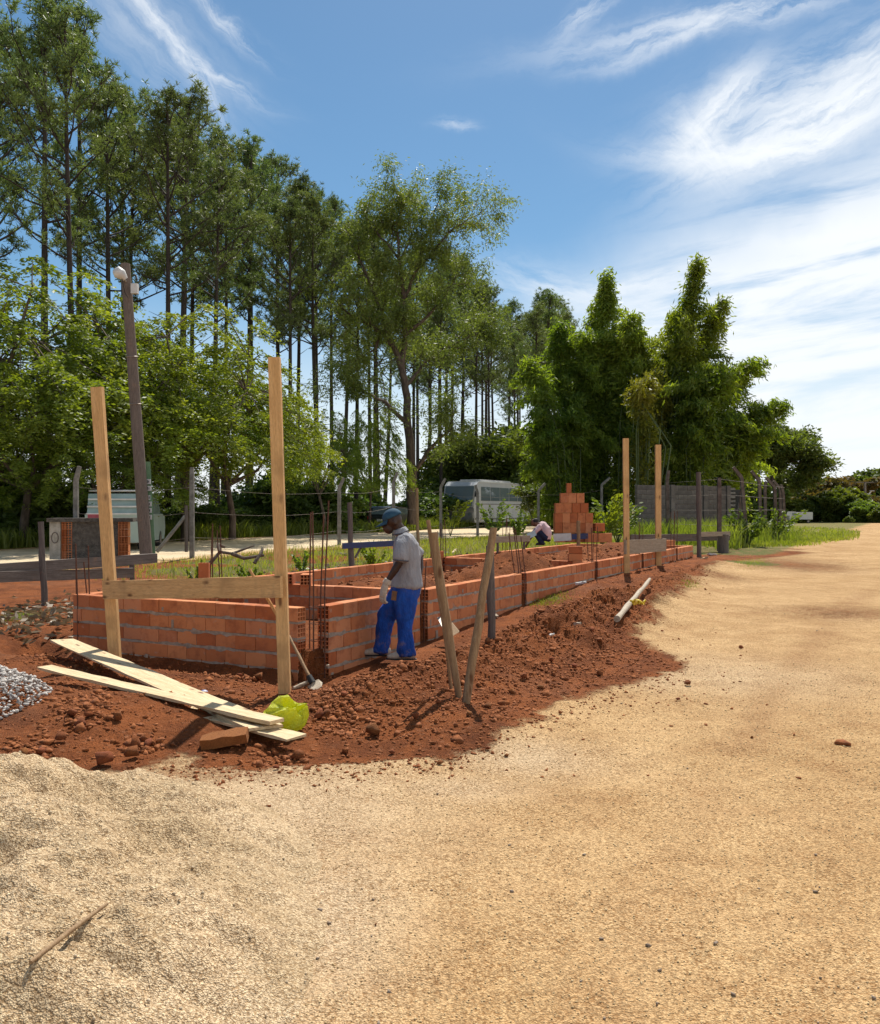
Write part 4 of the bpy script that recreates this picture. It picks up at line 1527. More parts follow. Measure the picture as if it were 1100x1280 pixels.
def debris():
    """scattered offcuts and litter along the spoil and the back"""
    chip = [(740, 752, .10, 'bleached'), (726, 731, .16, 'white_paint'), (722, 783, .12, 'bleached'), (690, 797, .05, 'white_paint'), (795, 747, .14, 'stick'),
            (745, 745, .1, 'bleached'), (890, 694, .30, 'white_paint'), (880, 699, .22, 'pale_plank'), (410, 836, .05, 'bleached'), (680, 700, .3, 'bleached'),
            (568, 690, .35, 'pale_plank'), (562, 693, .3, 'white_paint'), (380, 713, .4, 'white_paint'), (432, 694, .4, 'bleached'), (930, 682, .35, 'white_paint'),
            (620, 772, .12, 'bleached'), (300, 905, .03, 'white_paint')]
    for i, (px, py, s, mt) in enumerate(chip):
        x, y = G(px, py)
        for _ in range(5):
            z = hz(x, y); d = (EYE - z) * F / (py - HOR); x, y = (px - 550) / F * d, d
        m = MB()
        a = rb.uniform(0, 3.1)
        m.bar((-s / 2, 0, 0), (s / 2, 0, 0), s * .32, s * .10 + .01, (0, 0, 1), 4, s * .05, rb)
        o = m.build('offcut', M[mt])
        o.location = (x, y, z + .03)
        o.rotation_euler = (rb.uniform(-.2, .2), rb.uniform(-.3, .3), a)
        kind = {'bleached': 'bleached wood chip', 'white_paint': 'whitish scrap', 'stick': 'brown split stick', 'pale_plank': 'pale board end'}[mt]
        tag(o, kind + ' lying loose on the earth around the walls', 'debris', 'scraps strewn on the earth, ' + kind)
    # dry stick on the sand heap
    pts = []
    for px, py in ((38, 1216), (85, 1180), (134, 1141)):
        x, y = G(px, py)
        for dd in np.arange(2.2, 4.6, .01):
            p = at(px, py, dd)
            if p.z <= float(heap(np.array([p.x]), np.array([p.y]))[0][0]):
                break
        pts.append(p + Vector((0, 0, .030 if px != 85 else .035)))
    o = MB().tube(pts, [.007, .009, .006], 6).build('dry_stick', M['stick'])
    tag(o, 'thin dry stick lying on the pale sand heap', 'stick')
    # dead branch on the back spoil
    m = MB()
    for pl in ([(262, 703), (275, 688), (290, 690), (318, 680)], [(275, 688), (272, 678), (281, 682)], [(318, 702), (326, 690), (328, 684)], [(290, 690), (305, 696), (330, 692)]):
        m.tube([at(px, py + 2, 15.2 + .1 * i) for i, (px, py) in enumerate(pl)], [.035, .03, .025, .012][:len(pl)], 6)
    o = m.build('dead_branch', M['bark_grey'])
    tag(o, 'dark twisted dead branch on the rubble bank behind the short wall', 'dead branch')


debris()

# ------------------------------------------------------------------ block stack on the far side


def block_stack():
    base = at(716, 666, 27.5)
    root = empty('block_stack', (base.x, base.y, base.z), 0, 'stepped stack of new orange clay blocks near the crouching worker', 'block stack')
    me = brick_mesh('brick', .29, (True, True), .19, .23)
    rows = [(-.56, 5), (-.56, 5), (-.56, 4.6), (-.36, 3.4), (-.09, .8)]
    z = .145
    yy = 0
    rows = [(693, 741), (693, 741), (694, 735), (700, 730), (708, 714)]
    for r, (x0, x1) in enumerate(rows):
        zz = z + r * .298
        a, b = at(x0, 660, 27.5).x, at(x1, 660, 27.5).x
        n = max(1, round((b - a) / .235))
        for dep in range(2 if r < 3 else 1):
            for k in range(n):
                x = a + (k + .5) * (b - a) / n - base.x
                o = obj('brick', me, None, root, (x, dep * .21 + rb.uniform(-.01, .01), zz), (rb.uniform(-.01, .01), rad(90), rb.uniform(-.06, .06)))
                o.scale = (1, 1, ((b - a) / n - .008) / .23)
    # what it stands on
    root2 = empty('block_plinth', (base.x, base.y - .1, base.z - .3), 0, 'row of clay blocks under the stepped stack, by a white board', 'block row')
    mw = brick_mesh('brick', .39, (True, True), .19, .27)
    for k in range(2):
        obj('brick', mw, None, root2, (at(737 + 17 * k, 670, 27).x - base.x + .1, -.1, .16), (0, 0, rb.uniform(-.03, .03)))
    for k in range(4):
        obj('brick', mw, None, root2, (at(700 + 12 * k, 670, 27.5).x - base.x + .05, .12, .15), (0, 0, rad(0)))
    o = local_bar('white_board', at(692, 672, 26.9), at(714, 671, 26.9), .03, .22, M['white_paint'], None, 2, .001)
    tag(o, 'white board standing against the foot of the block stack', 'board')
    o = local_bar('blue_board', at(714.5, 671, 26.92), at(735, 670, 26.92), .03, .16, M['blue_board'], None, 2, .001)
    tag(o, 'dark blue board under the stepped block stack', 'board')
    o = obj('clay_block', brick_mesh('brick', .29, (True, True), .24, .24), None, None, at(748.5, 659, 27.4), (0, 0, .2))
    tag(o, 'single clay block standing beside the stepped stack, right of it', 'clay block', 'loose clay blocks')


block_stack()

# ------------------------------------------------------------------ street side: masonry box, pole, fences, wall, vehicles


def masonry_box():
    o = at(63, 700, 24.5)
    root = empty('masonry_box', (o.x, o.y, 0), rad(8), 'unfinished rough cement masonry counter with open clay blocks at its ends', 'masonry box')
    w, h, d = 2.05, 1.0, .9
    zb = .25
    mat = simple('rough_cement', (.13, .115, .10), (.06, .052, .046), 9, .95, 1.0, 26, bdist=.05)
    MB().box((w / 2 + .05, d / 2, zb + h / 2), (w - .75, d, h)).build('cement_front', mat, root)
    MB().box((w / 2, d / 2, zb + h + .05), (w + .16, d + .16, .10)).build('top_slab', mat, root)
    pl = MB().box((.12, d / 2 - .02, zb + h / 2), (.28, d, h)).build('plaster_pier', simple('grey_plaster', (.36, .33, .29), (.22, .20, .17), 7, .9, .4, 40), root)
    # ring emblem on the pier
    m = MB(); q = [(.12 + .085 * math.cos(a), d / 2 - .02 - d / 2 - .004, zb + .58 + .14 * math.sin(a)) for a in np.linspace(0, 2 * math.pi, 25)]
    m.tube(q, .013, 5); m.build('ring_mark', M['old_post'], pl)
    me = brick_mesh('brick', .30, (True, True), .26, .19)
    for c, x in ((0, .42), (1, w - .18)):
        for r in range(5):
            obj('brick', me, None, root, (x, .13, zb + .10 + r * .2), (0, 0, rad(90) + rb.uniform(-.03, .03)))
    m = MB(); m.box((1.05, .4, zb + h + .15), (.34, .2, .1)); m.build('red_bundle', simple('red_cloth', (.55, .12, .13), (.4, .08, .09), 9, .8), root)
    return root


masonry_box()


def pole():
    b, t = at(184, 716, 24.3), at(156.5, 330, 24.6)
    root = empty('utility_pole', (b.x, b.y, 0), 0, 'tall weathered wooden utility pole with a street lamp head near its top', 'utility pole')
    b.z = 0
    m = MB()
    n = 12
    L = root.location
    m.tube([b.lerp(t, i / (n - 1)) - L for i in range(n)], [.165 - .04 * i / (n - 1) for i in range(n)], 12)
    m.build('shaft', wood('pole_wood', (.20, .155, .125), (.11, .085, .07), knot=False), root)
    hd = at(149, 342, 24.4) - L
    m = MB()
    m.tube([at(158, 352, 24.45) - L, at(154, 347, 24.4) - L, at(150, 343, 24.3) - L], [.03, .03, .03], 6); m.build('lamp_arm', M['steel'], root)
    m = MB()
    m.tube([at(157, 349, 24.3) - L, at(152, 343, 24.25) - L, at(146, 340, 24.2) - L, at(142, 339, 24.2) - L], [.07, .14, .16, .06], 10)
    m.build('lamp_head', M['white_paint'], root)
    m = MB(); m.box(at(168.5, 361, 24.4) - L, (.17, .14, .26)); m.build('control_box', M['white_paint'], root)
    m = MB(); m.tube([at(167, 343, 24.45) - L, at(170, 345, 24.45) - L, at(171, 350, 24.4) - L], .03, 6); m.build('insulator', M['dark'], root)
    m = MB(); m.tube([at(152, 346, 24.2) - L, at(156, 366, 24.3) - L, at(160, 372, 24.35) - L], .012, 5); m.build('lamp_cable', M['dark'], root)
    for py in (448, 508):
        q = b.lerp(t, (716 - py) / 386) - L
        m = MB(); m.tube([q + Vector((.16 * math.cos(a), .16 * math.sin(a), .02 * math.sin(a))) for a in np.linspace(0, 2 * math.pi, 17)], .012, 5)
        m.build('wire_band', M['steel'], root)
    # green panel with meter plates behind the pole
    p0, p1 = at(185.5, 716, 24.6), at(183, 577, 24.6)
    r2 = empty('meter_panel', (p0.x, p0.y, 0), 0, 'narrow green panel with a column of small grey plates beside the wooden pole', 'meter panel')
    L = r2.location
    p0.z = 0.1
    a, bq = Vector((p0.x, p0.y, .1)), p1
    grn = simple('green_panel', (.17, .30, .17), (.13, .23, .13), 4, .7)
    m = MB()
    m.add([at(176, 712, 24.55) - L, at(195.5, 712, 24.55) - L, at(188, 577, 24.55) - L, at(173, 577, 24.55) - L] +
          [at(176, 712, 24.65) - L, at(195.5, 712, 24.65) - L, at(188, 577, 24.65) - L, at(173, 577, 24.65) - L],
          [(3, 2, 1, 0), (4, 5, 6, 7), (0, 1, 5, 4), (1, 2, 6, 5), (2, 3, 7, 6), (3, 0, 4, 7)])
    m.build('board', grn, r2)
    gp = simple('plate_grey', (.62, .63, .62), (.5, .5, .5), 9, .6)
    for i, (py, wd) in enumerate(((602, .16), (610.5, .18), (622, .11), (630, .17), (638, .17), (646.5, .17))):
        c = at(184.5 + (py - 600) * .03, py, 24.5) - L
        pl = MB().box(c, (wd, .03, .13)).build('plate', gp, r2)
        m = MB()
        for k in range(3):
            m.box(c + Vector((-.035 + .035 * k, -.018, .0)), (.018, .006, .06 + .02 * (k % 2)))
        m.build('plate_mark', M['dark'], pl)


pole()


def bent_post(parent, px, pyb, pyt, d, arm, L, mat, sq=.065, lean=0.0):
    b = at(px, pyb, d); t = at(px + lean, pyt, d)
    k = t.z - b.z
    b.z -= .3
    hgt = .40
    p1 = Vector((t.x - 0, t.y, t.z - hgt))
    m = MB()
    pts = [b - L, b.lerp(p1, .5) - L, p1 - L, p1 + Vector((arm * .12, 0, .06)) - L, Vector((t.x + arm, t.y, t.z)) - L]
    m.tube(pts, [sq, sq, sq * .95, sq * .95, sq * .8], 4, smooth=False)
    return m.build('post', mat, parent)


def fences():
    root = empty('wire_fence', (at(240, 697, 26).x, 26, .2), 0, 'wire fence of bent top concrete posts along the near side of the street', 'fence')
    L = root.location
    ps = [(95, 700, 583, 25.5, .10), (240, 697, 584, 26.0, -.0), (424, 682, 597, 33.5, .18), (492, 676, 590, 36.5, .15), (551, 673, 598, 40, .2), (597, 671, 606, 43.5, -.1), (673, 668, 604, 47, .35), (752, 668, 597, 49, .45)]
    tops = []
    for px, pb, pt, d, arm in ps:
        bent_post(root, px, pb, pt, d, arm, L, M['concrete_post'], .085 if d < 30 else .09)
        tops.append((at(px, pt, d), at(px, pb, d)))
    for fr in (.22, .5, .78):
        for i in range(len(tops) - 1):
            a = tops[i][0].lerp(tops[i][1], fr); b = tops[i + 1][0].lerp(tops[i + 1][1], fr)
            m = MB()
            m.tube([a.lerp(b, s) - L - Vector((0, 0, .12 * math.sin(math.pi * s))) for s in np.linspace(0, 1, 9)], .006, 4, False)
            m.build('wire', M['steel'], root)
    m = MB(); a, b = at(196, 690, 25.6), at(232, 645, 25.9)
    stick(m, a - L, b - L, .05, .05, 7, .004); m.build('brace', M['concrete_post'], root)
    m = MB(); a, b = at(233, 690, 25.8), at(233, 632, 25.9)
    stick(m, a - L, b - L, .05, .05, 7, .004); m.build('prop', M['old_post'], root)
    root = empty('wire_fence', (at(930, 670, 34).x, 34, .3), 0, 'leaning weathered fence posts with bent arms in weeds by the far right verge', 'fence')
    L = root.location
    pm = simple('weathered_post', (.16, .125, .105), (.085, .06, .05), 6, .9, .5, 40)
    for px, pb, pt, d, arm, ln in ((835, 668, 588, 34, .05, -1), (899, 684, 597, 29.5, .0, 0), (934, 676, 584, 33, -.30, -7), (917, 666, 614, 33.4, .0, 9), (951, 668, 589, 37, -.32, -2), (957, 668, 602, 40, .05, -1), (971, 671, 597, 37.5, -.34, -3), (981, 668, 606, 41, -.1, -2), (976, 668, 601, 43, -.3, -1)):
        bent_post(root, px, pb, pt, d, arm, L, pm, .085, ln)
    for z in (.7, 1.2, 1.7, 2.2):
        m = MB()
        pts = [at(835, 668, 34), at(899, 684, 29.5), at(932, 676, 33), at(951, 668, 37), at(981, 668, 41)]
        m.tube([Vector((p.x, p.y, .35 + z)) - L for p in pts], .006, 4, False)
        m.build('wire', M['steel'], root)


fences()


def block_wall():
    a, b = at(795, 660, 40), at(906, 660, 42.5)
    d = b - a
    ang = math.atan2(d.y, d.x)
    zt, zb = at(800, 606, 40).z, .1
    root = empty('block_boundary_wall', (a.x, a.y, zb), ang, 'old stained grey concrete block wall behind the tall weeds', 'boundary wall')
    mat = M['old_block'] = simple('old_block', (.19, .165, .145), (.09, .078, .07), .9, .95, .6, 14, rand=.12, bdist=.03)
    hh = zt - zb
    rows, n = 12, 10
    ch, cw = hh / rows, d.length / n
    me = MB().box((0, 0, 0), (cw - .012, .16, ch - .012)).mesh('block')
    me.materials.append(mat)
    hm = MB().box((0, 0, 0), (cw / 2 - .012, .16, ch - .012)).mesh('block'); hm.materials.append(mat)
    for r in range(rows):
        for k in range(n + (r % 2)):
            if r % 2 and k in (0, n):
                x = cw / 4 if k == 0 else d.length - cw / 4
                obj('block', hm, None, root, (x, rb.uniform(-.006, .006), (r + .5) * ch))
            else:
                obj('block', me, None, root, ((k + .5) * cw - (cw / 2 if r % 2 else 0), rb.uniform(-.006, .006), (r + .5) * ch))
    MB().box((d.length / 2, .02, hh / 2), (d.length - .03, .1, hh - .02)).build('mortar', M['mortar'], root)
    for x in (2.0, 3.95, d.length + .12):
        MB().box((x, -.02, hh / 2), (.22, .24, hh + .05)).build('pillar', mat, root)
    # toothed end with hollow blocks, and the return wall
    for r in range(14):
        MB().box((d.length + .48, 0.05, hh - .12 - r * .19), (.34, .14, .10)).build('open_block', M['white_paint'] if False else M['concrete_post'], root)
    MB().box((d.length + .9, 1.5, hh * .47), (.16, 3.4, hh * .94)).build('return_wall', mat, root)


block_wall()


def rbox(mb, c, s, b=.06):
    """box with bevelled edges"""
    bm = bmesh.new()
    bmesh.ops.create_cube(bm, size=1, matrix=Matrix.Diagonal((*s, 1)))
    bmesh.ops.bevel(bm, geom=bm.edges[:], offset=b, segments=2, affect='EDGES')
    bm.verts.ensure_lookup_table()
    mb.add([v.co + Vector(c) for v in bm.verts], [[v.index for v in f.verts] for f in bm.faces])
    bm.free()
    return mb


def glass_mat():
    m, T, b = new_mat('tinted_glass')
    b.inputs['Base Color'].default_value = (.12, .16, .18, 1)
    b.inputs['Roughness'].default_value = .06
    b.inputs['Specular IOR Level'].default_value = .8
    return m


M['glass'] = glass_mat()


def extrude_profile(prof, y0, y1):
    """side outline (x, z) given thickness between y0 and y1"""
    n = len(prof)
    vs = [(x, y0, z) for x, z in prof] + [(x, y1, z) for x, z in prof]
    fs = [tuple(range(n)), tuple(range(2 * n - 1, n - 1, -1))]
    fs += [(i, i + n, (i + 1) % n + n, (i + 1) % n) for i in range(n)]
    return vs, fs


def wheel(parent, x, y, r, w, side):
    m = MB(); m.tube([(x, y - w / 2, r), (x, y - w / 2 + .04, r), (x, y + w / 2 - .04, r), (x, y + w / 2, r)], [r * .9, r, r, r * .9], 20)
    wo = m.build('wheel', M['dark'], parent)
    m = MB(); m.tube([(x, y + side * (w / 2 + .005) - .01, r), (x, y + side * (w / 2 + .005) + .01, r)], [r * .55, r * .5], 14)
    m.build('rim', M['steel'], wo)


def bus():
    # x runs from the nose to the tail, the side towards the camera is -y
    p = uv2w(48.0, 20.9); ang = AX * 0 + math.atan2(U[1], U[0])
    root = empty('coach', (p.x, p.y, .3), ang, 'silver and white coach parked under the trees beyond the street', 'coach')
    Lb, Hb, Wd = 12.6, 3.15, 2.35
    silver = simple('silver_body', (.50, .52, .54), (.44, .46, .47), 1.5, .35, spec=.5)
    grey = simple('grey_nose', (.17, .18, .19), (.14, .15, .16), 1.5, .4, spec=.5)
    prof = [(.25, .38), (Lb - .1, .38), (Lb, .6), (Lb - .02, Hb - .25), (Lb - .2, Hb - .02), (.75, Hb - .02), (.40, Hb - .28), (.06, 1.45), (0, .7)]
    vs, fs = extrude_profile(prof, 0, Wd)
    body = MB().add(vs, fs).build('body', silver, root)
    # white roof pod
    rbox(MB(), (4.6, Wd / 2, Hb + .06), (5.5, Wd * .7, .24), .08).build('roof_pod', M['white_paint'], root)
    rbox(MB(), (Lb / 2 + .3, Wd / 2, Hb - .04), (Lb - .9, Wd + .06, .16), .06).build('roof_edge', M['white_paint'], root)
    # side windows as separate panes
    x = 1.15
    while x < Lb - 1.2:
        wd_ = 1.62
        MB().box((x + wd_ / 2, -.012, 2.32), (wd_ - .12, .03, .94)).build('side_window', M['glass'], root)
        x += wd_
    for z, h_ in ((1.62, .05), (.62, .10)):
        MB().box((Lb / 2, -.006, z), (Lb - .5, .02, h_)).build('trim_strip', M['concrete_post'], root)
    for xd, wd_ in ((.95, .8),):
        MB().box((xd - .1, -.016, 1.15), (wd_, .03, 1.4)).build('door', silver, root)
    # windscreen and grey nose
    a = [(-.03, .12, 1.47), (-.03, Wd - .12, 1.47), (.33, Wd - .12, Hb - .33), (.33, .12, Hb - .33)]
    MB().add(a + [(q[0] + .03, q[1], q[2]) for q in a], [(3, 2, 1, 0), (4, 5, 6, 7), (0, 1, 5, 4), (1, 2, 6, 5), (2, 3, 7, 6), (3, 0, 4, 7)]).build('windscreen', M['glass'], root)
    nose = rbox(MB(), (.06, Wd / 2, .92), (.2, Wd + .03, .98), .07).build('nose_panel', grey, root)
    MB().box((-.05, Wd * .36, 1.28), (.02, .26, .26)).build('emblem_plate', simple('plate', (.4, .4, .36), None, 3, .5), nose)
    MB().box((-.05, Wd * .46, .72), (.02, .42, .14)).build('number_plate', M['white_paint'], nose)
    for yy in (.28, Wd - .28):
        MB().tube([(-.05, yy, .95), (.0, yy, .95)], [.12, .15], 12).build('headlight', M['glass'], root)
    MB().tube([(.1, -.1, 2.5), (-.1, -.22, 2.45), (-.15, -.24, 2.1)], [.03, .05, .09], 7).build('mirror', M['dark'], root)
    for k in range(5):
        MB().box((2.4 + k * 1.7, -.008, 1.0), (1.62, .02, .72)).build('luggage_flap', silver, root)
    for xw in (2.2, 8.9):
        wheel(root, xw, .18, .48, .3, -1); wheel(root, xw, Wd - .18, .48, .3, 1)


bus()


def car():
    p = uv2w(38.2, 21.3)
    root = empty('parked_car', (p.x, p.y, .28), math.atan2(U[1], U[0]) + rad(8), 'dark car parked with its tail to the street, left of the coach', 'car')
    navy = simple('dark_paint', (.016, .018, .024), (.014, .016, .02), 2, .3, spec=.5)
    lower = [(0, .3), (4.2, .3), (4.25, .6), (4.1, .82), (2.95, .92), (.15, .95), (0, .8)]
    vs, fs = extrude_profile(lower, 0, 1.72)
    MB().add(vs, fs).build('body', navy, root)
    cab = [(.12, .94), (2.95, .92), (2.2, 1.42), (.75, 1.46), (.35, 1.40)]
    vs, fs = extrude_profile(cab, .1, 1.62)
    MB().add(vs, fs).build('cabin', navy, root)
    MB().add([(.13, .2, 1.0), (.13, 1.52, 1.0), (.32, 1.45, 1.37), (.32, .27, 1.37)], [(0, 3, 2, 1)]).build('rear_window', M['glass'], root)
    MB().add([(.45, .095, .98), (2.75, .095, .98), (2.15, .095, 1.36), (.7, .095, 1.38)], [(0, 1, 2, 3)]).build('side_window', M['glass'], root)
    red = simple('tail_red', (.35, .02, .02), None, 3, .3)
    for yy in (.16, 1.56):
        MB().box((.0, yy, .8), (.06, .24, .16)).build('tail_light', red, root)
    MB().box((-.012, .86, .66), (.02, .44, .14)).build('number_plate', M['white_paint'], root)
    rbox(MB(), (.0, .86, .45), (.16, 1.7, .22), .05).build('bumper', navy, root)
    for xw in (.75, 3.4):
        wheel(root, xw, .1, .3, .2, -1); wheel(root, xw, 1.62, .3, .2, 1)


car()


def van():
    p = at(178, 655, 29.5)
    root = empty('parked_van', (p.x, p.y, .22), rad(97), 'pale green van with glassy upper half behind the masonry counter', 'van')
    pg = simple('pale_green_paint', (.38, .46, .40), (.33, .40, .35), 2, .4, spec=.5)
    lower = [(-.3, .3), (4.0, .3), (4.2, .7), (4.1, 1.1), (3.6, 1.2), (-.3, 1.2)]
    vs, fs = extrude_profile(lower, 0, 1.7)
    MB().add(vs, fs).build('body', pg, root)
    up = [(-.28, 1.19), (3.6, 1.19), (2.9, 1.92), (-.1, 1.86)]
    vs, fs = extrude_profile(up, .06, 1.64)
    MB().add(vs, fs).build('cabin', simple('pale_glass', (.22, .30, .27), (.3, .38, .35), 2, .2, spec=.7), root)
    for k, z in enumerate((1.22, 1.45, 1.68)):
        MB().box((-.30 + .05 * k, .85, z), (.05, 1.62 - .04 * k, .05)).build('trim', M['white_paint'], root)
    m = MB()
    m.tube([(-.1, .1, 1.95), (2.9, .1, 2.02), (2.9, 1.6, 2.02), (-.1, 1.6, 1.95), (-.1, .1, 1.95)], .03, 6)
    for x in (.2, 1.4, 2.6):
        m.tube([(x, .1, 1.86), (x, .1, 1.98)], .025, 6)
    m.build('roof_rail', M['white_paint'], root)
    for xw in (.5, 3.2):
        wheel(root, xw, .1, .32, .2, -1); wheel(root, xw, 1.6, .32, .2, 1)
    # white truck box far right
    p = at(987, 653, 82)
    root = empty('parked_truck', (p.x, p.y, .3), rad(-4), 'small white truck parked far off at the end of the gravel', 'truck')
    root.scale = (.48, .5, .5)
    vs, fs = extrude_profile([(0, .5), (1.5, .5), (1.5, 1.5), (1.2, 2.1), (.2, 2.1), (0, 1.4)], 0, 1.9)
    MB().add(vs, fs).build('cab', M['white_paint'], root)
    MB().box((.85, -.01, 1.65), (.7, .03, .5)).build('window', M['glass'], root)
    MB().box((2.9, .95, 1.35), (2.6, 1.9, 1.3)).build('cargo_box', M['white_paint'], root)
    for xw in (.75, 3.4):
        wheel(root, xw, .1, .36, .22, -1)


van()


def far_utility():
    b, t = at(1082, 652, 100), at(1081, 602, 100)
    root = empty('utility_pole', (b.x, b.y, 0), 0, 'distant concrete power pole with crossarm among the far right trees', 'utility pole')
    L = root.location
    MB().tube([Vector((b.x, b.y, 0)) - L, t - L], [.2, .13], 8).build('shaft', M['concrete_post'], root)
    MB().box(t - L + Vector((0, 0, -.1)), (2.0, .1, .09)).build('crossarm', M['concrete_post'], root)
    for k, dz in enumerate((0, -1.6)):
        for s in (-.9, .9):
            if dz and s > 0:
                continue
            MB().tube([t - L + Vector((s, 0, dz)), t - L + Vector((s - 9, 4, dz - .5)), t - L + Vector((s - 20, 9, dz))], .02, 4).build('wire', M['dark'], root)
            MB().tube([t - L + Vector((s, 0, dz)), t - L + Vector((s + 9, -4, dz - .5)), t - L + Vector((s + 20, -9, dz))], .02, 4).build('wire', M['dark'], root)
    b = at(1084, 652, 92)
    root = empty('street_lamp', (b.x, b.y, 0), 0, 'slim pale street lamp curving right beside the distant power pole', 'street lamp')
    L = root.location
    q = [Vector((b.x, b.y, 0)), at(1084, 625, 92), at(1086, 618, 92), at(1089, 614, 92)]
    MB().tube([p - L for p in q], [.09, .08, .07, .06], 7).build('shaft', M['white_paint'], root)
    rbox(MB(), at(1090, 613.6, 92) - L, (.5, .2, .07), .04).build('lamp_head', M['white_paint'], root)


far_utility()

# ------------------------------------------------------------------ people


def loft(rings, ref=(1, 0, 0), seg=16):
    """closed tapered tube; ring = (x, y, z, radius along ref, radius across)"""
    m = MB()
    pts = [Vector(r[:3]) for r in rings]
    vs, fs = [], []
    n = len(rings)
    for i, r in enumerate(rings):
        t = (pts[min(i + 1, n - 1)] - pts[max(i - 1, 0)]).normalized()
        a = Vector(ref) - t * t.dot(Vector(ref))
        a = a.normalized() if a.length > 1e-4 else t.orthogonal().normalized()
        b = t.cross(a)
        for k in range(seg):
            an = 2 * math.pi * k / seg
            vs.append(pts[i] + a * math.cos(an) * r[3] + b * math.sin(an) * r[4])
    for i in range(n - 1):
        for k in range(seg):
            p, q = i * seg + k, i * seg + (k + 1) % seg
            fs.append((p, q, q + seg, p + seg))
    for i, sg in ((0, -1), (n - 1, 1)):
        t = (pts[min(i + 1, n - 1)] - pts[max(i - 1, 0)]).normalized()
        c = len(vs)
        vs.append(pts[i] + t * sg * .45 * min(rings[i][3], rings[i][4]))
        for k in range(seg):
            p, q = i * seg + k, i * seg + (k + 1) % seg
            fs.append((q, p, c) if sg < 0 else (p, q, c))
    m.add(vs, fs)
    return m


def ell(c, r, seg=16, tilt=None):
    rings = []
    for k in range(1, 8):
        a = math.pi * k / 8
        rings.append((-math.cos(a), math.sin(a)))
    vs, fs = [], []
    bm = bmesh.new()
    bmesh.ops.create_uvsphere(bm, u_segments=seg, v_segments=10, radius=1)
    mt = tilt or Matrix.Identity(3)
    m = MB()
    m.add([Vector(c) + mt @ Vector((v.co.x * r[0], v.co.y * r[1], v.co.z * r[2])) for v in bm.verts], [[v.index for v in f.verts] for f in bm.faces])
    bm.free()
    return m


def union(name, parts, voxel, smooth, mat, parent, folds=0.0, fscale=9.0, ffreq=(1, 1, 1)):
    """one continuous surface out of overlapping closed shapes"""
    m = MB()
    for p in parts:
        m.add(p.v, p.f)
    o = obj('tmp', m.mesh('tmp'))
    r = o.modifiers.new('r', 'REMESH'); r.mode = 'VOXEL'; r.voxel_size = voxel; r.use_smooth_shade = True
    s = o.modifiers.new('s', 'SMOOTH'); s.factor = .5; s.iterations = smooth
    dg = bpy.context.evaluated_depsgraph_get()
    me = bpy.data.meshes.new_from_object(o.evaluated_get(dg))
    bpy.data.objects.remove(o)
    me.name = name
    if folds:
        n = len(me.vertices)
        co = np.zeros(n * 3, np.float32); me.vertices.foreach_get('co', co); co = co.reshape(-1, 3)
        no = np.zeros(n * 3, np.float32); me.vertex_normals.foreach_get('vector', no); no = no.reshape(-1, 3)
        f = fbm(co[:, 0] * fscale * ffreq[0] + co[:, 1] * fscale * .8, co[:, 2] * fscale * ffreq[2] + co[:, 1] * fscale * .5, 33, 3)
        co += no * (folds * f)[:, None]
        me.vertices.foreach_set('co', co.ravel())
    me.polygons.foreach_set('use_smooth', np.ones(len(me.polygons), bool))
    return obj(name, me, mat, parent)


def glove_hand(c, d, palm_n, s=1.0):
    """gloved hand: palm with four unequal curled fingers and a side thumb; d points from wrist to fingertips"""
    d = Vector(d).normalized(); n = Vector(palm_n).normalized()
    w = d.cross(n).normalized()
    c = Vector(c)
    P = []
    def pt(a, b, e): return c + (d * a + w * b + n * e) * s
    a0, a1 = pt(-.01, 0, 0), pt(.085, 0, .004)
    P.append(loft([(*pt(-.05, 0, 0), .034 * s, .028 * s), (*a0, .036 * s, .026 * s), (*pt(.045, 0, 0), .045 * s, .022 * s), (*a1, .043 * s, .019 * s)], tuple(w), 12))
    for k, (off, ln) in enumerate(((-.032, .070), (-.011, .080), (.011, .074), (.032, .058))):
        q0, q1, q2, q3 = pt(.07, off, .003), pt(.09 + ln * .30, off * 1.05, .010), pt(.09 + ln * .62, off * 1.03, .026), pt(.085 + ln * .80, off, .050)
        P.append(loft([(*q0, .0125 * s, .0125 * s), (*q1, .0122 * s, .0122 * s), (*q2, .0115 * s, .0115 * s), (*q3, .0098 * s, .0098 * s)], tuple(w), 8))
    P.append(loft([(*pt(.0, -.030, .006), .016 * s, .016 * s), (*pt(.035, -.056, .018), .0145 * s, .0145 * s), (*pt(.066, -.060, .030), .012 * s, .012 * s)], tuple(d), 8))
    return P


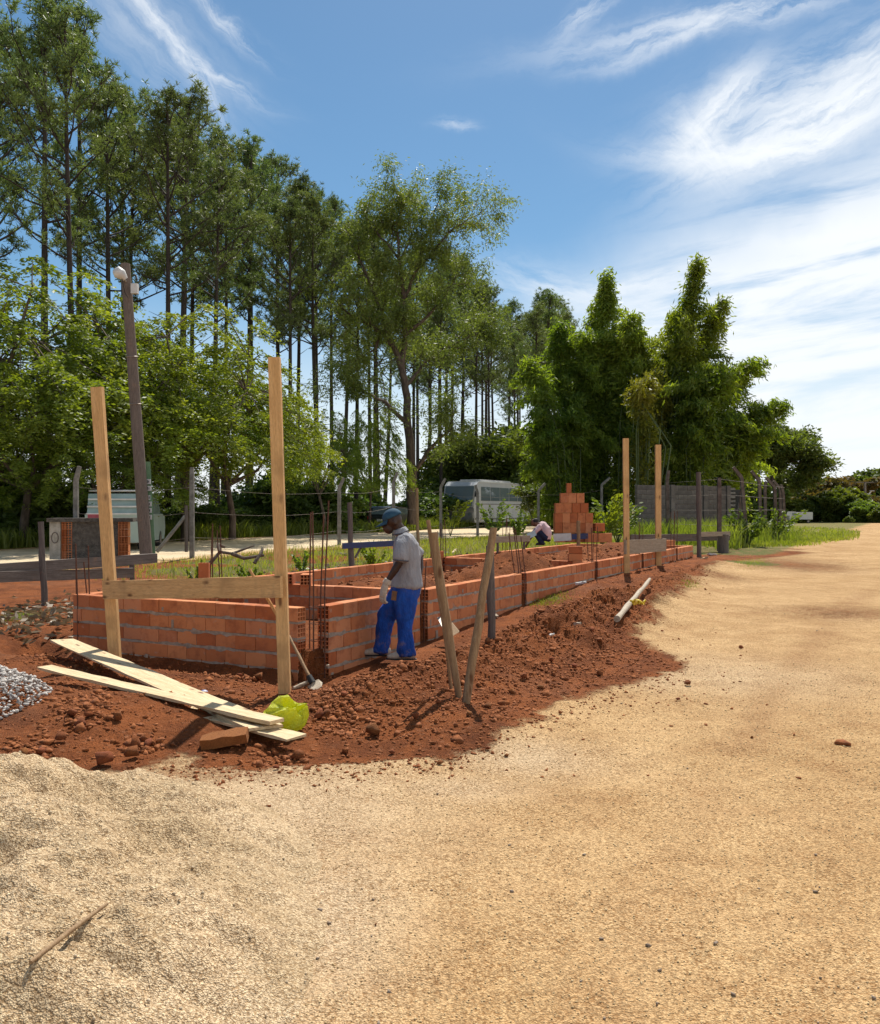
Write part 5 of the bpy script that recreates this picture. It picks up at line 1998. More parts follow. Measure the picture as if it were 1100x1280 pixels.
def worker():
    x, y = at(500, 822, 10.0).x, 10.0
    z0 = hz(x, y)
    z0 = EYE - (822 - HOR) / F * 10.0
    root = empty('person', (x, y, z0), 0, 'person in blue cap, grey polo and bright blue trousers standing by the wall', 'person')
    # ---- body: facing -x, the near side is -y
    B = []
    hx, hz0 = -.088, 1.470
    tl = Matrix.Rotation(rad(-24), 3, 'Y')          # head bent forward
    B.append(ell((hx + .012, 0, hz0 + .03), (.098, .076, .105), 18, tl))
    B.append(ell((hx - .040, 0, hz0 - .065), (.056, .055, .066), 14, tl))      # jaw
    B.append(loft([(hx - .075, 0, hz0 + .018, .016, .012), (hx - .116, 0, hz0 - .042, .022, .019)], (1, 0, 0), 10))   # nose
    B.append(loft([(hx - .092, -.030, hz0 + .020, .012, .010), (hx - .092, .030, hz0 + .020, .012, .010)], (1, 0, 0), 8))  # brow
    B.append(loft([(hx - .088, -.02, hz0 - .075, .013, .011), (hx - .088, .02, hz0 - .075, .013, .011)], (1, 0, 0), 8))    # lips
    for s in (-1, 1):
        B.append(ell((hx + .030, s * .077, hz0 + .000), (.022, .010, .033), 10, tl))
    B.append(loft([(.035, 0, 1.30, .062, .066), (.015, 0, 1.385, .056, .056), (-.035, 0, 1.445, .056, .054)], (1, 0, 0)))
    # torso under the clothes
    B.append(loft([(.07, 0, .80, .11, .14), (.085, 0, .95, .10, .13), (.075, 0, 1.12, .115, .15), (.05, 0, 1.27, .10, .16), (.035, 0, 1.33, .06, .10)], (1, 0, 0)))
    # near (left) arm hangs forward
    arm = [(.035, -.185, 1.295, .056, .054), (.025, -.235, 1.17, .052, .050), (.005, -.255, 1.05, .043, .041), (-.045, -.255, .965, .042, .040), (-.105, -.25, .875, .031, .029), (-.125, -.247, .845, .029, .027)]
    B.append(loft(arm))
    # far (right) arm bent back, hand at the back of the waist
    arm2 = [(.05, .185, 1.295, .056, .054), (.13, .245, 1.18, .050, .048), (.205, .255, 1.06, .044, .042), (.215, .20, .97, .040, .038), (.205, .12, .885, .032, .030), (.20, .09, .85, .030, .028)]
    B.append(loft(arm2))
    for s, kx, ky, ax in ((-1, .045, -.125, .060), (1, -.165, .135, -.185)):
        B.append(loft([(.06, s * .085, .80, .09, .085), ((.06 + kx) / 2, (s * .085 + ky) / 2, .60, .08, .078), (kx, ky, .42, .058, .056), ((kx + ax) / 2 + .02, ky, .27, .056, .052), (ax, ky, .08, .04, .038)]))
    union('body', B, .0105, 3, M['skin'], root)
    for s in (-1, 1):
        e = ell((hx - .083, s * .030, hz0 - .004), (.011, .013, .009), 10)
        e.build('eye', simple('eye_white', (.45, .40, .36), None, 5, .3), root)
    # ---- shirt
    Sh = [loft([(.080, 0, .775, .172, .205), (.082, 0, .86, .160, .195), (.085, 0, .97, .145, .182), (.082, 0, 1.10, .148, .188), (.065, 0, 1.22, .140, .198), (.045, 0, 1.295, .108, .185), (.030, 0, 1.335, .070, .110)], (1, 0, 0), 24)]
    Sh.append(loft([(.045, -.15, 1.30, .075, .072), (.032, -.215, 1.225, .078, .074), (.020, -.252, 1.105, .078, .074), (.016, -.256, 1.075, .080, .075)]))
    Sh.append(loft([(.055, .15, 1.30, .075, .072), (.115, .225, 1.215, .075, .072), (.185, .258, 1.095, .076, .072)]))
    sh = union('polo_shirt', Sh, .012, 3, M['fabric_grey'], root, .030, 6.0, (1, 1, .5))
    m = MB(); m.tube([(.018 + .079 * math.cos(a), -.256 + .075 * math.sin(a), 1.072 - .008 * math.cos(a)) for a in np.linspace(0, 6.283, 21)], .006, 5)
    m.build('sleeve_band', simple('shirt_trim', (.10, .10, .12), None, 6, .9), sh)
    Cl = [loft([(.012, 0, 1.355, .088, .092), (-.005, 0, 1.395, .075, .075)], (1, 0, 0), 20)]
    Cl[0].build('collar', M['fabric_grey'], sh)
    m = MB(); m.tube([(.010 + .090 * math.cos(a), .094 * math.sin(a), 1.352 + .018 * math.cos(a)) for a in np.linspace(0, 6.283, 25)], .006, 5)
    m.build('collar_band', bpy.data.materials['shirt_trim'], sh)
    # ---- trousers
    Tr = [loft([(.072, 0, .83, .150, .172), (.07, 0, .74, .160, .185), (.06, 0, .66, .15, .178)], (1, 0, 0), 22)]
    Tr.append(loft([(.07, -.088, .74, .130, .098), (.065, -.105, .60, .118, .100), (.055, -.122, .42, .090, .084), (.062, -.128, .25, .088, .080), (.070, -.130, .09, .098, .084), (.076, -.130, .035, .104, .090)], (1, 0, 0)))
    Tr.append(loft([(.05, .088, .74, .130, .098), (-.06, .112, .60, .112, .098), (-.172, .132, .42, .090, .084), (-.192, .137, .25, .086, .080), (-.208, .138, .09, .094, .084), (-.212, .138, .04, .100, .088)], (1, 0, 0)))
    tr = union('trousers', Tr, .012, 3, M['fabric_blue'], root, .032, 5.0, (1.4, 1, .9))
    m = MB(); m.box((-.055, -.178, .69), (.055, .012, .10), Matrix.Rotation(rad(8), 3, 'Y'))
    pk_ = m.build('pocket_badge', simple('badge', (.22, .10, .035), (.10, .07, .06), 40, .8), tr)
    # ---- shoes
    for s, ax, ky in ((0, .065, -.130), (1, -.215, .138)):
        shp = [loft([(ax + .095, ky, .045, .045, .042), (ax + .02, ky, .055, .055, .048), (ax - .08, ky, .045, .046, .050), (ax - .165, ky, .035, .032, .044), (ax - .195, ky, .03, .02, .03)], (0, 0, 1), 14)]
        o = union('shoe', shp, .009, 2, M['shoe'], root)
        sole = MB()
        sole.tube([(ax + .12, ky, .008), (ax + .05, ky, .008), (ax - .10, ky, .008), (ax - .21, ky, .008)], [.03, .044, .05, .025], 12, flat=1.0)
        so = MB(); so.add([(v[0], v[1], .0 + (v[2] - .008) * .28 + .006) for v in sole.v], sole.f)
        so.build('sole', M['dark'], o)
    # ---- gloves
    g1 = union('glove', glove_hand((-.150, -.245, .785), (-.28, .0, -1), (.5, .45, -.1), 1.18), .0065, 1, M['glove'], root)
    cuff = loft([(-.112, -.248, .865, .042, .040), (-.135, -.246, .825, .046, .044)], (1, 0, 0), 12); cuff.build('cuff', M['glove'], g1)
    g2 = union('glove', glove_hand((.205, .075, .80), (.1, -.5, -.9), (-.9, .1, -.1), 1.0), .0065, 1, M['glove'], root)
    # ---- cap
    cp = MB()
    vs, fs = [], []
    nu, nv = 22, 7
    for j in range(nv + 1):
        th = math.pi / 2 * j / nv
        for i in range(nu):
            a = 2 * math.pi * i / nu
            q = tl @ Vector((.113 * math.cos(a) * math.cos(th), .092 * math.sin(a) * math.cos(th), .098 * math.sin(th)))
            vs.append(Vector((hx + .004, 0, hz0 + .052)) + q)
    for j in range(nv):
        for i in range(nu):
            a, b = j * nu + i, j * nu + (i + 1) % nu
            fs.append((a, b, b + nu, a + nu))
    cp.add(vs, fs, True)
    cap = cp.build('cap', M['cap'], root)
    sm = cap.modifiers.new('th', 'SOLIDIFY'); sm.thickness = .006
    br = MB(); vs = []
    for k, zz in enumerate((0, -.008)):
        for i in range(11):
            a = rad(180 - 62 + 124 * i / 10)
            q0 = Vector((.108 * math.cos(a), .088 * math.sin(a), .0 + zz))
            q1 = Vector((.108 * math.cos(a) - .105 * max(0, math.cos((i - 5) / 5 * 1.45)) ** .6, .088 * math.sin(a) * 1.0, -.020 - .016 * abs((i - 5) / 5) ** 2 + zz))
            vs += [Vector((hx + .004, 0, hz0 + .052)) + tl @ q0, Vector((hx + .004, 0, hz0 + .052)) + tl @ q1]
    fs = []
    for i in range(10):
        a = i * 2
        fs += [(a, a + 1, a + 3, a + 2), (22 + a, 22 + a + 2, 22 + a + 3, 22 + a + 1), (a + 1, 22 + a + 1, 22 + a + 3, a + 3)]
    br.add(vs, fs, True); br.build('brim', M['cap'], cap)


worker()


def croucher():
    p = at(676, 681.5, 25.5)
    root = empty('person', (p.x, p.y, p.z), rad(-8), 'crouching person in pale pink shirt and dark trousers reaching to the ground', 'person')
    B = []
    B.append(ell((-.17, 0, .62), (.098, .078, .115), 14, Matrix.Rotation(rad(-35), 3, 'Y')))
    B.append(loft([(-.24, 0, .60, .018, .014), (-.265, 0, .555, .022, .018)]))
    for s in (-1, 1):
        B.append(ell((-.15, s * .078, .61), (.02, .01, .03), 8))
    B.append(loft([(-.02, 0, .56, .06, .06), (-.12, 0, .60, .054, .054)], (0, 0, 1)))
    B.append(loft([(.12, 0, .22, .12, .15), (.13, 0, .38, .12, .15), (.05, 0, .54, .11, .17)], (1, 0, 0)))
    B.append(loft([(-.02, -.18, .52, .05, .05), (-.15, -.22, .36, .045, .045), (-.28, -.17, .20, .038, .036), (-.35, -.13, .06, .028, .026)]))
    B.append(loft([(-.02, .18, .52, .05, .05), (-.18, .23, .40, .045, .045), (-.30, .15, .28, .036, .034), (-.34, .08, .18, .028, .026)]))
    for s in (-1, 1):
        B.append(loft([(.14, s * .10, .20, .09, .09), (-.02, s * .15, .33, .075, .075), (-.17, s * .16, .40, .06, .06)], (0, 1, 0)))
        B.append(loft([(-.17, s * .16, .39, .058, .058), (-.06, s * .15, .20, .055, .052), (.03, s * .14, .06, .04, .038)], (0, 1, 0)))
    for hp, dd in (((-.36, -.12, .05), (-.5, .2, -.8)), ((-.35, .07, .16), (-.6, -.3, -.6))):
        B += glove_hand(hp, dd, (.5, .3, .1), .95)
    union('body', B, .012, 2, M['skin2'], root)
    Sh = [loft([(.15, 0, .17, .14, .18), (.155, 0, .30, .15, .19), (.12, 0, .44, .15, .20), (.03, 0, .56, .12, .19), (-.03, 0, .59, .07, .10)], (1, 0, 0), 20),
          loft([(-.01, -.14, .53, .075, .075), (-.10, -.21, .42, .068, .068), (-.20, -.205, .30, .06, .06)]),
          loft([(-.01, .14, .53, .075, .075), (-.12, .225, .44, .068, .068), (-.22, .20, .35, .06, .06)])]
    union('shirt', Sh, .013, 2, M['pink_shirt'], root, .02, 8)
    Tr = [loft([(.16, 0, .22, .14, .18), (.12, 0, .16, .13, .17)], (1, 0, 0), 18)]
    for s in (-1, 1):
        Tr.append(loft([(.15, s * .10, .19, .11, .11), (-.02, s * .155, .33, .095, .095), (-.18, s * .165, .405, .078, .078)], (0, 1, 0)))
        Tr.append(loft([(-.175, s * .165, .39, .076, .076), (-.06, s * .155, .21, .075, .072), (.035, s * .145, .05, .068, .066)], (0, 1, 0)))
    union('trousers', Tr, .013, 2, M['navy'], root, .015, 8)
    for s in (-1, 1):
        union('shoe', [loft([(.10, s * .145, .04, .04, .04), (.0, s * .145, .05, .045, .045), (-.13, s * .145, .03, .028, .04)], (0, 0, 1), 12)], .012, 1, M['dark'], root)
    union('hair', [ell((-.150, 0, .665), (.098, .086, .080), 14, Matrix.Rotation(rad(-35), 3, 'Y'))], .012, 1, M['hair'], root)
    o = MB().box((p.x - .28, p.y - .25, p.z + .30), (.24, .03, .14), Matrix.Rotation(rad(-25), 3, 'Y')).build('trowel_tray', simple('pale_blue_tray', (.45, .58, .62), None, 4, .5))
    tag(o, 'pale blue tray in front of the crouching worker', 'tray')


croucher()

# ------------------------------------------------------------------ vegetation


def rand_dirs(n, rs):
    d = rs.normal(size=(n, 3))
    return d / np.linalg.norm(d, axis=1, keepdims=True)


def leaf_mesh(name, c, d, ln, wd, rs, mat):
    """diamond leaves: centre, direction, length and width arrays"""
    n = len(c)
    d = d / (np.linalg.norm(d, axis=1, keepdims=True) + 1e-9)
    r = rand_dirs(n, rs)
    s = np.cross(d, r)
    s /= np.linalg.norm(s, axis=1, keepdims=True) + 1e-9
    ln, wd = np.broadcast_to(ln, n)[:, None], np.broadcast_to(wd, n)[:, None]
    v = np.stack([c - d * ln * .5, c + s * wd * .5 + d * ln * .05, c + d * ln * .5, c - s * wd * .5 + d * ln * .05], 1).reshape(-1, 3)
    f = np.arange(n * 4).reshape(-1, 4)
    me = mesh_np(name, v, f)
    me.materials.append(mat)
    return me


def spray_leaves(centers, n_each, radius, rs, flat=.6, droop=.3):
    k = len(centers)
    c = np.repeat(np.asarray(centers, float), n_each, 0)
    off = rand_dirs(len(c), rs) * (rs.rand(len(c), 1) ** .45) * np.repeat(np.broadcast_to(radius, k), n_each)[:, None]
    off[:, 2] *= flat
    d = off * .6 + rand_dirs(len(c), rs) * .5 * np.linalg.norm(off, axis=1, keepdims=True) + rand_dirs(len(c), rs) * .1
    d[:, 2] -= droop * np.linalg.norm(d, axis=1)
    return c + off, d


def grow(p, d, length, r, level, rs, segs, tips, params):
    """recursive limb; segs collects polylines with radii, tips the end points"""
    n = 5
    pts, rr = [p.copy()], [r]
    q = p.copy()
    dd = d / np.linalg.norm(d)
    for i in range(n):
        dd = dd + rs.normal(0, params['wob'], 3) + np.array([0, 0, params['up'] * (1 if level == 0 else .6)])
        dd /= np.linalg.norm(dd)
        q = q + dd * length / n
        pts.append(q.copy()); rr.append(r * (1 - .62 * (i + 1) / n))
        if level < params['levels'] and i >= params.get('from', 1) - (level > 0):
            for _ in range(params['kids'] if i < n - 1 else params['kids'] + 1):
                if rs.rand() < params['p']:
                    side = np.cross(dd, rand_dirs(1, rs)[0])
                    side /= np.linalg.norm(side) + 1e-9
                    nd = dd * params['fwd'] + side
                    grow(q, nd, length * params['ratio'] * rs.uniform(.7, 1.15), rr[-1] * .62, level + 1, rs, segs, tips, params)
        if level >= params['levels'] - params.get('leafy', 0):
            tips.append((q.copy(), dd.copy()))
    segs.append((pts, rr, level))
    if level < params['levels']:
        tips.append((q.copy(), dd.copy()))


def wood_mesh(name, segs, mat, minr=.012):
    m = MB()
    for pts, rr, lv in segs:
        if max(rr) < minr:
            continue
        m.tube(pts, [max(x, .008) for x in rr], 8 if lv == 0 else (5 if lv == 1 else 4), cap=False)
    me = m.mesh(name)
    me.materials.append(mat)
    return me


def put_tree(name, trunk, crown, loc, rz, sc, label, cat, group, lean=(0, 0)):
    root = empty(name, loc, rz, label, cat, group)
    root.scale = sc if hasattr(sc, '__len__') else (sc, sc, sc)
    root.rotation_euler = (lean[0], lean[1], rz)
    obj('trunk', trunk, None, root)
    obj('crown', crown, None, root)
    return root


def pine_variant(seed, H=26.0):
    rs = np.random.RandomState(seed)
    segs, tufts = [], []
    bend = rs.normal(0, .25, 2)
    n = 14
    trunk = [np.array([bend[0] * math.sin(t * 2.2), bend[1] * math.sin(t * 1.7 + .4), t * H]) for t in np.linspace(0, 1, n)]
    segs.append((trunk, [.21 * (1 - .78 * t) + .015 for t in np.linspace(0, 1, n)], 0))
    nl = rs.randint(22, 28)
    for k in range(nl):
        t = .55 + .44 * (k + rs.rand()) / nl
        base = np.array([np.interp(t * H, [q[2] for q in trunk], [q[j] for q in trunk]) for j in range(3)])
        rel = (t - .55) / .45
        L = (1.6 + 3.1 * math.sin(min(1, rel * 1.25 + .12) * math.pi) ** .8) * rs.uniform(.55, 1.2) * (1.0 if rel < .9 else .6)
        a = rs.uniform(0, 6.283)
        up = .25 + .95 * rel
        d = np.array([math.cos(a), math.sin(a), up])
        d /= np.linalg.norm(d)
        pts, q = [base], base.copy()
        for i in range(5):
            d = d + np.array([0, 0, .10]) + rs.normal(0, .12, 3)
            d /= np.linalg.norm(d)
            q = q + d * L / 5
            pts.append(q.copy())
        segs.append((pts, [.055 * (1 - .8 * i / 5) + .008 for i in range(6)], 1))
        for i in range(2, 6):
            for _ in range(2 if i < 4 else 4):
                sdv = rand_dirs(1, rs)[0]; sdv[2] = abs(sdv[2]) * .7 + .15
                l2 = rs.uniform(.3, .95)
                e = pts[i] + (d * .5 + sdv) * l2 * .8
                segs.append(([pts[i], (pts[i] + e) / 2 + [0, 0, -.05], e], [.018, .014, .01], 2))
                for __ in range(3):
                    tufts.append((e + rs.normal(0, .17, 3), sdv + np.array([0, 0, .4])))
    # a few dead stubs on the bare trunk
    for k in range(7):
        t = rs.uniform(.25, .52)
        base = np.array([np.interp(t * H, [q[2] for q in trunk], [q[j] for q in trunk]) for j in range(3)])
        a = rs.uniform(0, 6.283)
        e = base + np.array([math.cos(a), math.sin(a), rs.uniform(-.1, .4)]) * rs.uniform(.5, 1.8)
        segs.append(([base, e], [.03, .008], 1))
    wood_ = wood_mesh('trunk', segs, M['bark'], .0)
    # needle tufts: thin blades bursting from each tip
    C = np.array([t[0] for t in tufts]); D = np.array([t[1] for t in tufts])
    nb = 15
    c = np.repeat(C, nb, 0)
    d = np.repeat(D / np.linalg.norm(D, axis=1, keepdims=True), nb, 0) * .55 + rand_dirs(len(c), rs)
    d /= np.linalg.norm(d, axis=1, keepdims=True)
    ln = rs.uniform(.20, .34, len(c))
    s = np.cross(d, rand_dirs(len(c), rs)); s /= np.linalg.norm(s, axis=1, keepdims=True) + 1e-9
    w = .036
    v = np.stack([c + s * w * .5, c - s * w * .5, c + d * ln[:, None] - s * w * .35, c + d * ln[:, None] + s * w * .35], 1).reshape(-1, 3)
    crown = mesh_np('crown', v, np.arange(len(v)).reshape(-1, 4))
    crown.materials.append(M['needles'])
    return wood_, crown


def forest():
    rs = np.random.RandomState(42)
    VR = [pine_variant(100 + k) for k in range(6)]
    n = 0
    for row, v in enumerate((26.0, 30.0, 34.0, 38.0)):
        u = 6.0 + (row % 2) * 1.6
        while u < 118:
            p = uv2w(u + rs.uniform(-.6, .6), v + rs.uniform(-.7, .7))
            u += rs.uniform(3.3, 5.4)
            px = 550 + F * p.x / p.y
            if px < -60 or px > 715:
                continue
            if n >= 240 or rs.rand() < .12:
                continue
            # skyline as in the photograph: the wood steps down towards its far end
            sky_row = np.interp(px, [-60, 0, 80, 110, 150, 215, 250, 330, 400, 430, 480, 570, 600, 620, 690, 715], [-30, -25, -15, 55, 100, 108, 145, 185, 235, 250, 300, 325, 345, 368, 368, 400])
            sky_row += (rs.rand() ** 1.6) * 75
            s = min(1.12, max(.62, (EYE + (HOR - sky_row) / F * p.y - .28) / 26.3))
            tr, cr = VR[rs.randint(6)]
            put_tree('pine_tree', tr, cr, (p.x, p.y, .28), rs.uniform(0, 6.28), (s * rs.uniform(.9, 1.1), s * rs.uniform(.9, 1.1), s),
                     ('front row' if row == 0 else 'mid wood' if row < 3 else 'back row') + ' pine of the plantation, ' + ('at the far left edge' if px < 60 else 'above the left batter post' if px < 130 else 'around the wooden utility pole' if px < 200 else 'between utility pole and tall batter post' if px < 330 else 'right of the tall batter post' if px < 430 else 'behind the forked gum tree' if px < 540 else 'between gum tree and bamboo' if px < 630 else 'seen against the sky beside the bamboo'), 'tree', 'pines of the roadside plantation', (rs.normal(0, .012), rs.normal(0, .012)))
            n += 1
    print('pines', n)


forest()


def broad_variant(seed, trunk_h, spread, params, leaf, mat, bark, n_each=26, rad_=.5, fl=.45, stems=1, droop=.3, r0=.16):
    rs = np.random.RandomState(seed)
    segs, tips = [], []
    for s in range(stems):
        p = np.array([rs.normal(0, .25), rs.normal(0, .25), -.2]) if stems > 1 else np.array([0, 0, -.2])
        d = np.array([rs.normal(0, .22), rs.normal(0, .22), 1.0])
        grow(p, d, trunk_h, r0, 0, rs, segs, tips, params)
    C = np.array([t[0] for t in tips])
    c, d = spray_leaves(C, n_each, rad_ * rs.uniform(.7, 1.3, len(C)), rs, fl, droop)
    ln = rs.uniform(leaf[0] * .7, leaf[0] * 1.3, len(c))
    cr = leaf_mesh('crown', c, d, ln, ln * leaf[1], rs, mat)
    tr = wood_mesh('trunk', segs, bark)
    return tr, cr, C


def broadleaf_trees():
    rs = np.random.RandomState(3)
    # layered feathery trees in front of the pines, left half
    def feathery(seed, nspray=240, nleaf=200):
        r_ = np.random.RandomState(seed)
        H, RD = 8.0, 4.6
        m = MB()
        fork = np.array([r_.normal(0, .2), r_.normal(0, .2), 2.3])
        m.tube([(0, 0, -.3), (.05, 0, 1.0), fork], [.19, .16, .13], 8, cap=False)
        limbs = []
        for k in range(7):
            a_ = 6.283 * k / 7 + r_.uniform(-.3, .3)
            e = np.array([math.cos(a_) * RD * r_.uniform(.35, .7), math.sin(a_) * RD * r_.uniform(.35, .7), r_.uniform(4.2, 6.6)])
            mid = fork * .5 + e * .5 + np.array([0, 0, -.35]) + r_.normal(0, .2, 3)
            q = [fork, mid * .6 + fork * .4, mid, e * .6 + mid * .4, e]
            m.tube(q, [.09, .075, .06, .04, .02], 6, cap=False)
            limbs += q[2:]
        limbs = np.array(limbs)
        cs, ds = [], []
        for k in range(nspray):
            a_, t = r_.uniform(0, 6.283), r_.rand() ** .7
            rr = RD * math.sqrt(r_.uniform(.05, 1.0))
            dome = 1 - (rr / RD) ** 2.2
            z = 3.3 + (H - 3.6) * (dome * (.30 + .70 * t) + .10 * r_.normal()) - .5 * (rr / RD)
            c0 = np.array([math.cos(a_) * rr, math.sin(a_) * rr, max(z, 2.7 + .5 * r_.rand())])
            j = np.argmin(((limbs - c0) ** 2).sum(1))
            if r_.rand() < .6:
                m.tube([limbs[j], (limbs[j] + c0) / 2 + [0, 0, .12], c0], [.022, .016, .008], 4, cap=False)
            # a spray: flat tiers of leaflets along arching twigs
            out = np.array([math.cos(a_), math.sin(a_), -.28])
            for tw in range(5):
                dirt_ = out + r_.normal(0, .55, 3) * [1, 1, .35]
                dirt_ /= np.linalg.norm(dirt_)
                L = r_.uniform(.5, 1.15)
                n = nleaf // 5
                f = r_.rand(n)
                base = c0 + dirt_ * (f * L)[:, None] - np.array([0, 0, .32]) * (f ** 2)[:, None]
                side = np.cross(dirt_, [0, 0, 1.0]); side /= np.linalg.norm(side) + 1e-9
                sg = np.where(r_.rand(n) < .5, -1, 1)
                cs.append(base + side * (sg * r_.uniform(.02, .15, n))[:, None] + r_.normal(0, .03, (n, 3)))
                ds.append(side * sg[:, None] + dirt_ * .6 + r_.normal(0, .25, (n, 3)) - [0, 0, .25])
        c, d = np.concatenate(cs), np.concatenate(ds)
        ln = r_.uniform(.075, .15, len(c))
        cr = leaf_mesh('crown', c, d, ln, ln * .42, r_, M['leaf_bright'])
        tr = m.mesh('trunk'); tr.materials.append(M['bark_grey'])
        return tr, cr
    VA = [feathery(200 + k) for k in range(3)]
    spots = [  # px, distance, top row, width factor, label
        (-10, 34, 275, 1.0, 'bright green feathery tree at the left edge, in front of the pines'),
        (75, 36, 330, 1.0, 'bright green feathery tree rising behind the old batter board'),
        (30, 32, 440, 1.1, 'low spreading bright tree behind the masonry counter'),
        (170, 37, 395, 1.15, 'bright green feathery tree directly behind the wooden utility pole'),
        (232, 37, 366, .95, 'broad bright green tree right of the wooden utility pole'),
        (290, 39, 440, .85, 'bright green tree behind the tall front batter post'),
        (405, 47, 500, .62, 'light green feathery tree right of the tall front batter post'),
        (462, 52, 500, .55, 'light green tree among the pines, behind the blue board'),
        (130, 33, 520, .9, 'low feathery bright tree left of the wooden utility pole'),
    ]
    for i, (px, d, top, wf, lab) in enumerate(spots):
        tr, cr = VA[i % 3]
        p = at(px, 650, d)
        want = at(px, top, d).z - .25
        s = want / 7.9
        w = max(s, .85) * wf
        put_tree('feathery_tree', tr, cr, (p.x, p.y, .25), rs.uniform(0, 6.28), (w, w, s), lab, 'tree', 'bright trees in front of the pines')
    pm = dict(wob=.16, up=.05, levels=3, kids=2, p=.62, fwd=.6, ratio=.6, leafy=0)
    pm['from'] = 0
    VB = [broad_variant(300 + k, 3.6, 3, pm, (.27, .45), M['leaf_mid'], M['bark_grey'], 11, .55, .7, 3, .15, .07) for k in range(3)]
    spots = [(600, 60, 545, 'leafy bush above the coach nose'), (640, 62, 548, 'leafy bush above the middle of the coach'),
             (675, 60, 560, 'leafy bush at the tail of the coach'), (600, 80, 535, 'green tree standing behind the coach'),
             (635, 70, 520, 'pale bush between the coach and thin pines'), (700, 60, 600, 'bush beside the brick stack under the bamboo'), (540, 70, 585, 'low bush left of the coach')]
    for i, (px, d, top, lab) in enumerate(spots):
        tr, cr, C = VB[i % 3]
        p = at(px, 650, d)
        if 600 <= px <= 690 and d < 72:
            d = 76; p = at(px, 650, d)
        want = at(px, top, d).z - .3
        s = want / (C[:, 2].max() + .3)
        w = max(s, .8) * rs.uniform(1.0, 1.3)
        put_tree('leafy_tree', tr, cr, (p.x, p.y, .2), rs.uniform(0, 6.28), (w, w, s), lab, 'tree', 'leafy trees and bushes by the coach')
    # dark understory along the foot of the wood
    VC = [(a, leaf_mesh('crown', *spray_leaves(C * [1, 1, .8], 11, .6, rs, .8, .2), .36, .16, rs, M['leaf_dark']), C) for a, b, C in VB[:2]]
    k = 0
    for u in np.arange(14, 100, 3.1):
        v = 24.6 + rs.uniform(-.6, 3.0)
        p = uv2w(u + rs.uniform(-.8, .8), v)
        px = 550 + F * p.x / p.y
        if px < -40 or px > 700 or 520 < px < 690 or 440 < px < 500:
            continue
        tr, cr, C = VC[k % 2]
        s = rs.uniform(.35, .75)
        put_tree('undergrowth_bush', tr, cr, (p.x, p.y, .15), rs.uniform(0, 6.28), (s * 1.5, s * 1.5, s), 'dark bush at the foot of the pines, ' + ('behind the masonry counter' if px < 180 else 'between utility pole and tall batter post' if px < 330 else 'behind the front column bars' if px < 430 else 'near the parked coach'), 'bush', 'undergrowth at the foot of the pines')
        k += 1
    # far right trees
    spots = [(945, 88, 592, 'leaf_dark', 'dark bush at the end of the right fence'), (1025, 105, 586, 'leaf_orange', 'round tree with rusty orange blossom in the far right background'), (1000, 118, 600, 'leaf_dark', 'dark tree behind the white truck'),
             (1045, 90, 605, 'leaf_mid', 'mid green tree at the end of the gravel, right of the white truck'), (1010, 92, 618, 'leaf_mid', 'lighter bush beside the white truck'), (1095, 115, 583, 'leaf_mid', 'tall round tree at the right edge of the view'),
             (1065, 120, 582, 'leaf_dark', 'dark tree behind the distant power pole'), (1075, 86, 622, 'leaf_mid', 'pale shrub below the distant street lamp'), (1100, 84, 632, 'leaf_mid', 'low bush at the right edge by the gravel'),
             (1003, 84, 642, 'leaf_mid', 'low round bush on the verge beside the truck'), (1060, 84, 644, 'leaf_mid', 'small bush at the gravel end'), (1130, 110, 600, 'leaf_dark', 'dark tree partly outside the right edge')]
    made = {}
    for i, (px, d, top, mt, lab) in enumerate(spots):
        if (mt, i % 2) not in made:
            a, b, C = VB[i % 3]
            made[(mt, i % 2)] = (a, leaf_mesh('crown', *spray_leaves(C, 13, .75, rs, .75, .1), .5, .34, rs, M[mt]), C)
        tr, cr, C = made[(mt, i % 2)]
        p = at(px, 650, d)
        want = at(px, top, d).z - .3
        s = want / (C[:, 2].max() + .5)
        w = s * rs.uniform(1.1, 1.5)
        put_tree('distant_tree', tr, cr, (p.x, p.y, .2), rs.uniform(0, 6.28), (w, w, s), lab, 'tree', 'trees at the end of the gravel')


broadleaf_trees()


